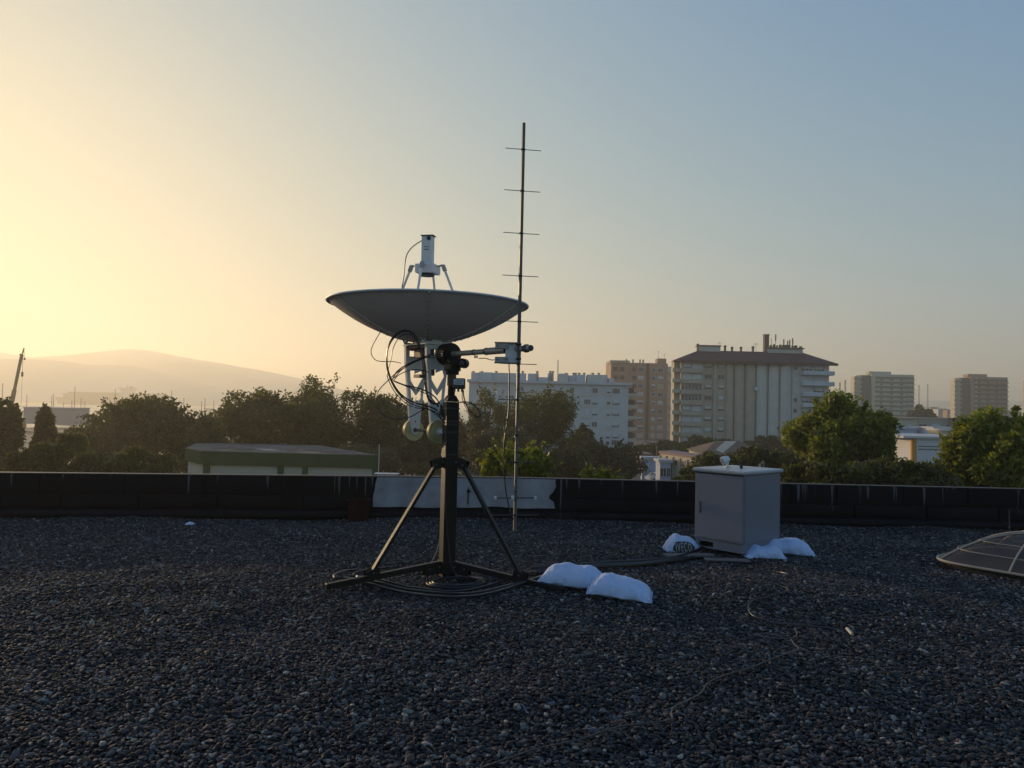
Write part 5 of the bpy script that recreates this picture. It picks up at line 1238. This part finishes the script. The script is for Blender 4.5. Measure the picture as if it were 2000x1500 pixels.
band = q.build('printed_band', black_plastic, eb, smooth=True)
fc = bpy.data.curves.new('lettering', 'FONT'); fc.body = 'IVECO'; fc.align_x = 'CENTER'; fc.align_y = 'CENTER'; fc.size = 1; fc.resolution_u = 3; fc.offset = .02; fc.space_character = 1.18
fo = bpy.data.objects.new('lettering', fc); me = bpy.data.meshes.new_from_object(fo); bpy.data.objects.remove(fo)
co = np.array([v.co[:] for v in me.vertices]); mn, mxx = co.min(0), co.max(0)
import bmesh
bm = bmesh.new(); bm.from_mesh(me); bmesh.ops.triangulate(bm, faces=bm.faces); bmesh.ops.subdivide_edges(bm, edges=[e for e in bm.edges if e.calc_length() > .25], cuts=2, use_grid_fill=False)
for v in bm.verts:
    s = .13 + .74 * (v.co.x - mn[0]) / (mxx[0] - mn[0]); t = .12 + .76 * (v.co.y - mn[1]) / (mxx[1] - mn[1])
    v.co = bandpt(s, t, .0065)
bm.to_mesh(me); bm.free(); me.name = 'lettering'; me.materials.clear(); me.materials.append(mat('print_grey', (.32, .33, .35), .6))
link('lettering', me, band)

# ================================================================ CABINET
th = R(48); cz0 = .035
g_ = G(1451, 1083, cz0); fx, fy = g_.x, g_.y
cab = thing('equipment_cabinet', 'grey metal outdoor equipment cabinet standing corner-on on the gravel', 'cabinet', (fx, fy, 0), 0)
ax = Vector((-math.cos(th), math.sin(th), 0)); ay = Vector((math.sin(th), math.cos(th), 0)); WA, WB = .635, .80
rotc = Matrix((ax, ay, Vector((0, 0, 1)))).transposed()
def cl(a, b_, z): return ax * a + ay * b_ + Vector((0, 0, z))
ztop = P(1451, 921, fy).z
pl = .10
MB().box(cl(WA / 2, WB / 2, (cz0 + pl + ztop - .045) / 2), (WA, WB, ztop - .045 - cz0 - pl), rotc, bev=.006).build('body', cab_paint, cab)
q = MB()
q = MB(); q.box(cl(.20, .012 + .006, cz0 + pl / 2), (.38, .012, pl - .002), rotc); q.box(cl(WA - .03, .018, cz0 + pl / 2), (.045, .012, pl - .002), rotc)
q.box(cl(.018, WB / 2, cz0 + pl / 2), (.012, WB - .03, pl - .002), rotc); q.box(cl(WA - .018, WB / 2, cz0 + pl / 2), (.012, WB - .03, pl - .002), rotc); q.box(cl(WA / 2, WB - .018, cz0 + pl / 2), (WA - .04, .012, pl - .002), rotc)
q.box(cl(.50, .018, cz0 + pl - .012), (.22, .012, .024), rotc); q.box(cl(.50, .018, cz0 + .008), (.22, .012, .016), rotc)
q.build('plinth', cab_paint, cab)
MB().box(cl(.50, .10, cz0 + pl / 2), (.20, .004, pl - .03), rotc).build('opening_shade', hole_m, cab)  # black sheet that paints the shade inside the plinth opening
MB().box(cl(WA / 2 + .0, -.004, (cz0 + pl + ztop) / 2 - .02), (WA - .014, .010, ztop - cz0 - pl - .085), rotc, bev=.003).build('door', cab_paint, cab)
MB().box(cl(WA / 2, -.004, ztop - .052), (WA - .01, .012, .010), rotc).build('door_shadow_gap', hole_m, cab)
MB().box(cl(-.003, WB / 2, (cz0 + pl + ztop) / 2 - .03), (.007, WB - .05, ztop - cz0 - pl - .10), rotc, bev=.002).build('side_panel', cab_paint, cab)
hd = thing; q = MB(); hx = WA - .075
q.box(cl(hx, -.016, .50), (.030, .014, .13), rotc, bev=.004); q.cyl(cl(hx, -.022, .555), cl(hx, -.032, .555), .011, 12); q.cyl(cl(hx, -.022, .45), cl(hx, -.032, .45), .011, 12); q.build('door_handle', alu, cab)
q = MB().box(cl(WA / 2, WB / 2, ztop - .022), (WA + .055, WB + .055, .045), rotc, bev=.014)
q.build('lid', lit_lid_paint, cab)
# low pitched top of the lid
c4_ = [cl(-.012, -.012, ztop), cl(WA + .012, -.012, ztop), cl(WA + .012, WB + .012, ztop), cl(-.012, WB + .012, ztop)]
q = MB(); q.add(c4_ + [cl(WA / 2, WB / 2, ztop + .022)], [(1, 0, 4), (2, 1, 4), (3, 2, 4), (0, 3, 4)]); q.build('lid_top', lit_lid_paint, cab)
vp = P(1421, 903, fy + .42) - Vector((fx, fy, 0)); vp.z = ztop + .01
q = MB(); q.cyl(vp, vp + Vector((0, 0, .012)), .036, 18); q.cyl(vp, vp + Vector((0, 0, .07)), .016, 14); q.build('vent_stem', white_steel, cab, smooth=True)
q = MB(); q.tube([vp + Vector((.018, 0, .085)), vp + Vector((.002, -.003, .094)), vp + Vector((-.04, -.010, .086)), vp + Vector((-.068, -.016, .075))], lambda f: .020 + .026 * min(1, f * 2.2), 20); q.build('vent_hood', white_steel, cab, smooth=True)
MB().cyl(vp + Vector((-.066, -.016, .0755)), vp + Vector((-.072, -.017, .073)), .038, 20).build('vent_mesh', mat('blue_grey_mesh', (.08, .11, .16), .6), cab, smooth=True)
ap = P(1448, 905, fy + .30) - Vector((fx, fy, 0)); ap.z = ztop + .01
q = MB(); q.cyl(ap, ap + Vector((0, 0, .045)), .018, 14); q.cyl(ap + Vector((0, 0, .045)), ap + Vector((0, 0, .088)), .012, 12); q.build('stub_antenna', black_plastic, cab, smooth=True)
# boards under the cabinet
for (pa, pb, w, h, lb) in (((1302, 1087), (1396, 1086), .16, .022, 'flat grey board under the left corner of the cabinet'), ((1380, 1094), (1468, 1097), .14, .02, 'flat grey board under the front corner of the cabinet')):
    a = G(*pa, .02); b_ = G(*pb, .02); 
    o = MB().bar((a.x, a.y + w / 2, h / 2 + .005), (b_.x, b_.y + w / 2, h / 2 + .005), w, h, bev=.006).build('paving_board', wood_grey); tag(o, lb, 'board')
# ================================================================ SKYLIGHT DOME
sk_c = Vector((5.70, 8.26, 0)); SR = .84
sk_ = thing('skylight_dome', 'low ribbed plastic dome skylight at the right edge of the roof', 'skylight', (sk_c.x, sk_c.y, 0), math.atan2(-.8, .6))
acr = bpy.data.materials.new('smoked_acrylic'); acr.use_nodes = True; nt = acr.node_tree; nt.nodes.clear()
o_ = nt.nodes.new('ShaderNodeOutputMaterial'); tr = nt.nodes.new('ShaderNodeBsdfTransparent'); tr.inputs[0].default_value = (.85, .78, .72, 1); pb_ = nt.nodes.new('ShaderNodeBsdfPrincipled')
pb_.inputs['Base Color'].default_value = (.13, .11, .10, 1); pb_.inputs['Roughness'].default_value = .3; m1 = nt.nodes.new('ShaderNodeMixShader')
nz = nt.nodes.new('ShaderNodeTexNoise'); nz.inputs['Scale'].default_value = 5; mr = nt.nodes.new('ShaderNodeMapRange'); mr.inputs['To Min'].default_value = .15; mr.inputs['To Max'].default_value = .45
nt.links.new(nz.outputs['Fac'], mr.inputs['Value']); nt.links.new(mr.outputs[0], m1.inputs[0])
nt.links.new(tr.outputs[0], m1.inputs[1]); nt.links.new(pb_.outputs[0], m1.inputs[2]); nt.links.new(m1.outputs[0], o_.inputs[0])
SH = .33
def sq(a):
    c_, s_ = abs(math.cos(a)), abs(math.sin(a)); return SR * (c_ ** 4.5 + s_ ** 4.5) ** (-1 / 4.5)
def dpt(a, t): r_ = sq(a) * t; return Vector((r_ * math.cos(a), r_ * math.sin(a), .05 + SH * (1 - t ** 2.1)))
q = MB(); nr, na = 14, 72
for i in range(nr + 1):
    for j in range(na): q.v.append(tuple(dpt(2 * math.pi * j / na, i / nr + 1e-4)))
for i in range(nr):
    for j in range(na): j2 = (j + 1) % na; q.f.append((i * na + j, (i + 1) * na + j, (i + 1) * na + j2, i * na + j2))
q.build('dome', acr, sk_, smooth=True)
ribm = mat('rib_alu', (.30, .26, .21), .5, .1, .1)
for k in range(8):
    a = R(45 * k); MB().tube([dpt(a, t_) + Vector((0, 0, .006)) for t_ in np.linspace(.03, 1, 12)], .011, 8).build('rib', ribm, sk_, smooth=True)
for t2, w_ in ((1.0, .014), (.80, .005), (.58, .005)):
    q = MB().tube([dpt(t_, t2) + Vector((0, 0, .004)) for t_ in np.linspace(0, 2 * math.pi, 97)], w_, 8, cap=False); q.build('ring', ribm, sk_, smooth=True)
q = MB().prism([tuple(dpt(t_, .97)[:2]) for t_ in np.linspace(0, 2 * math.pi, 49)[:-1]], -.02, .05); q.build('curb', gm, sk_)
# thin post with bright cap at the frame edge
g_ = G(1999, 1040, 0.05); root = thing('lightning_rod', 'thin dark rod with bright ball at the right edge by the parapet', 'rod', (g_.x, g_.y + .3, 0))
MB().cyl((0, 0, 0), (0, 0, .32), .008, 8).build('rod', alu_dull, root); MB().cyl((0, 0, .06), (0, 0, .085), .016, 10).build('clamp', alu, root)
# drain bucket and litter
g_ = G(708, 1006, 0); root = thing('red_bucket', 'dark red plastic tub against the parapet left of the bare grey stretch', 'bucket', (g_.x, wall_y(g_.x) - .20, 0))
q = MB(); n_ = 28
for z, r in ((0.0, .135), (.30, .165), (.30, .155), (.02, .125)):
    for k in range(n_): a = 2 * math.pi * k / n_; q.v.append((r * math.cos(a), r * math.sin(a), z + roof_h(g_.x, g_.y)))
for l in range(3):
    for k in range(n_): k2 = (k + 1) % n_; q.f.append((l * n_ + k, l * n_ + k2, (l + 1) * n_ + k2, (l + 1) * n_ + k))
q.f.append(tuple(3 * n_ + k for k in range(n_))); q.build('tub', red_plastic, root, smooth=True)
q = MB().tube([(.168 * math.cos(t_), .168 * math.sin(t_), .30 + roof_h(g_.x, g_.y)) for t_ in np.linspace(0, 2 * math.pi, 29)], .008, 6, cap=False); q.build('rim', red_plastic, root, smooth=True)
g_ = G(371, 1024, 0); q = MB()
for i in range(9):
    for j in range(7): q.v.append((g_.x - .055 + .11 * i / 8, g_.y - .05 + .1 * j / 6, roof_h(g_.x, g_.y) + .02 + .03 * math.sin(math.pi * i / 8) * math.sin(math.pi * j / 6) + .01 * noise.noise(Vector((i * .8, j * .9, 2)))))
for i in range(8):
    for j in range(6): a = i * 7 + j; q.f.append((a, a + 7, a + 8, a + 1))
o = q.build('plastic_scrap', mat('blue_white_plastic', (.5, .56, .68), .4), smooth=True); tag(o, 'crumpled bluish-white plastic scrap on the gravel at the left', 'litter')
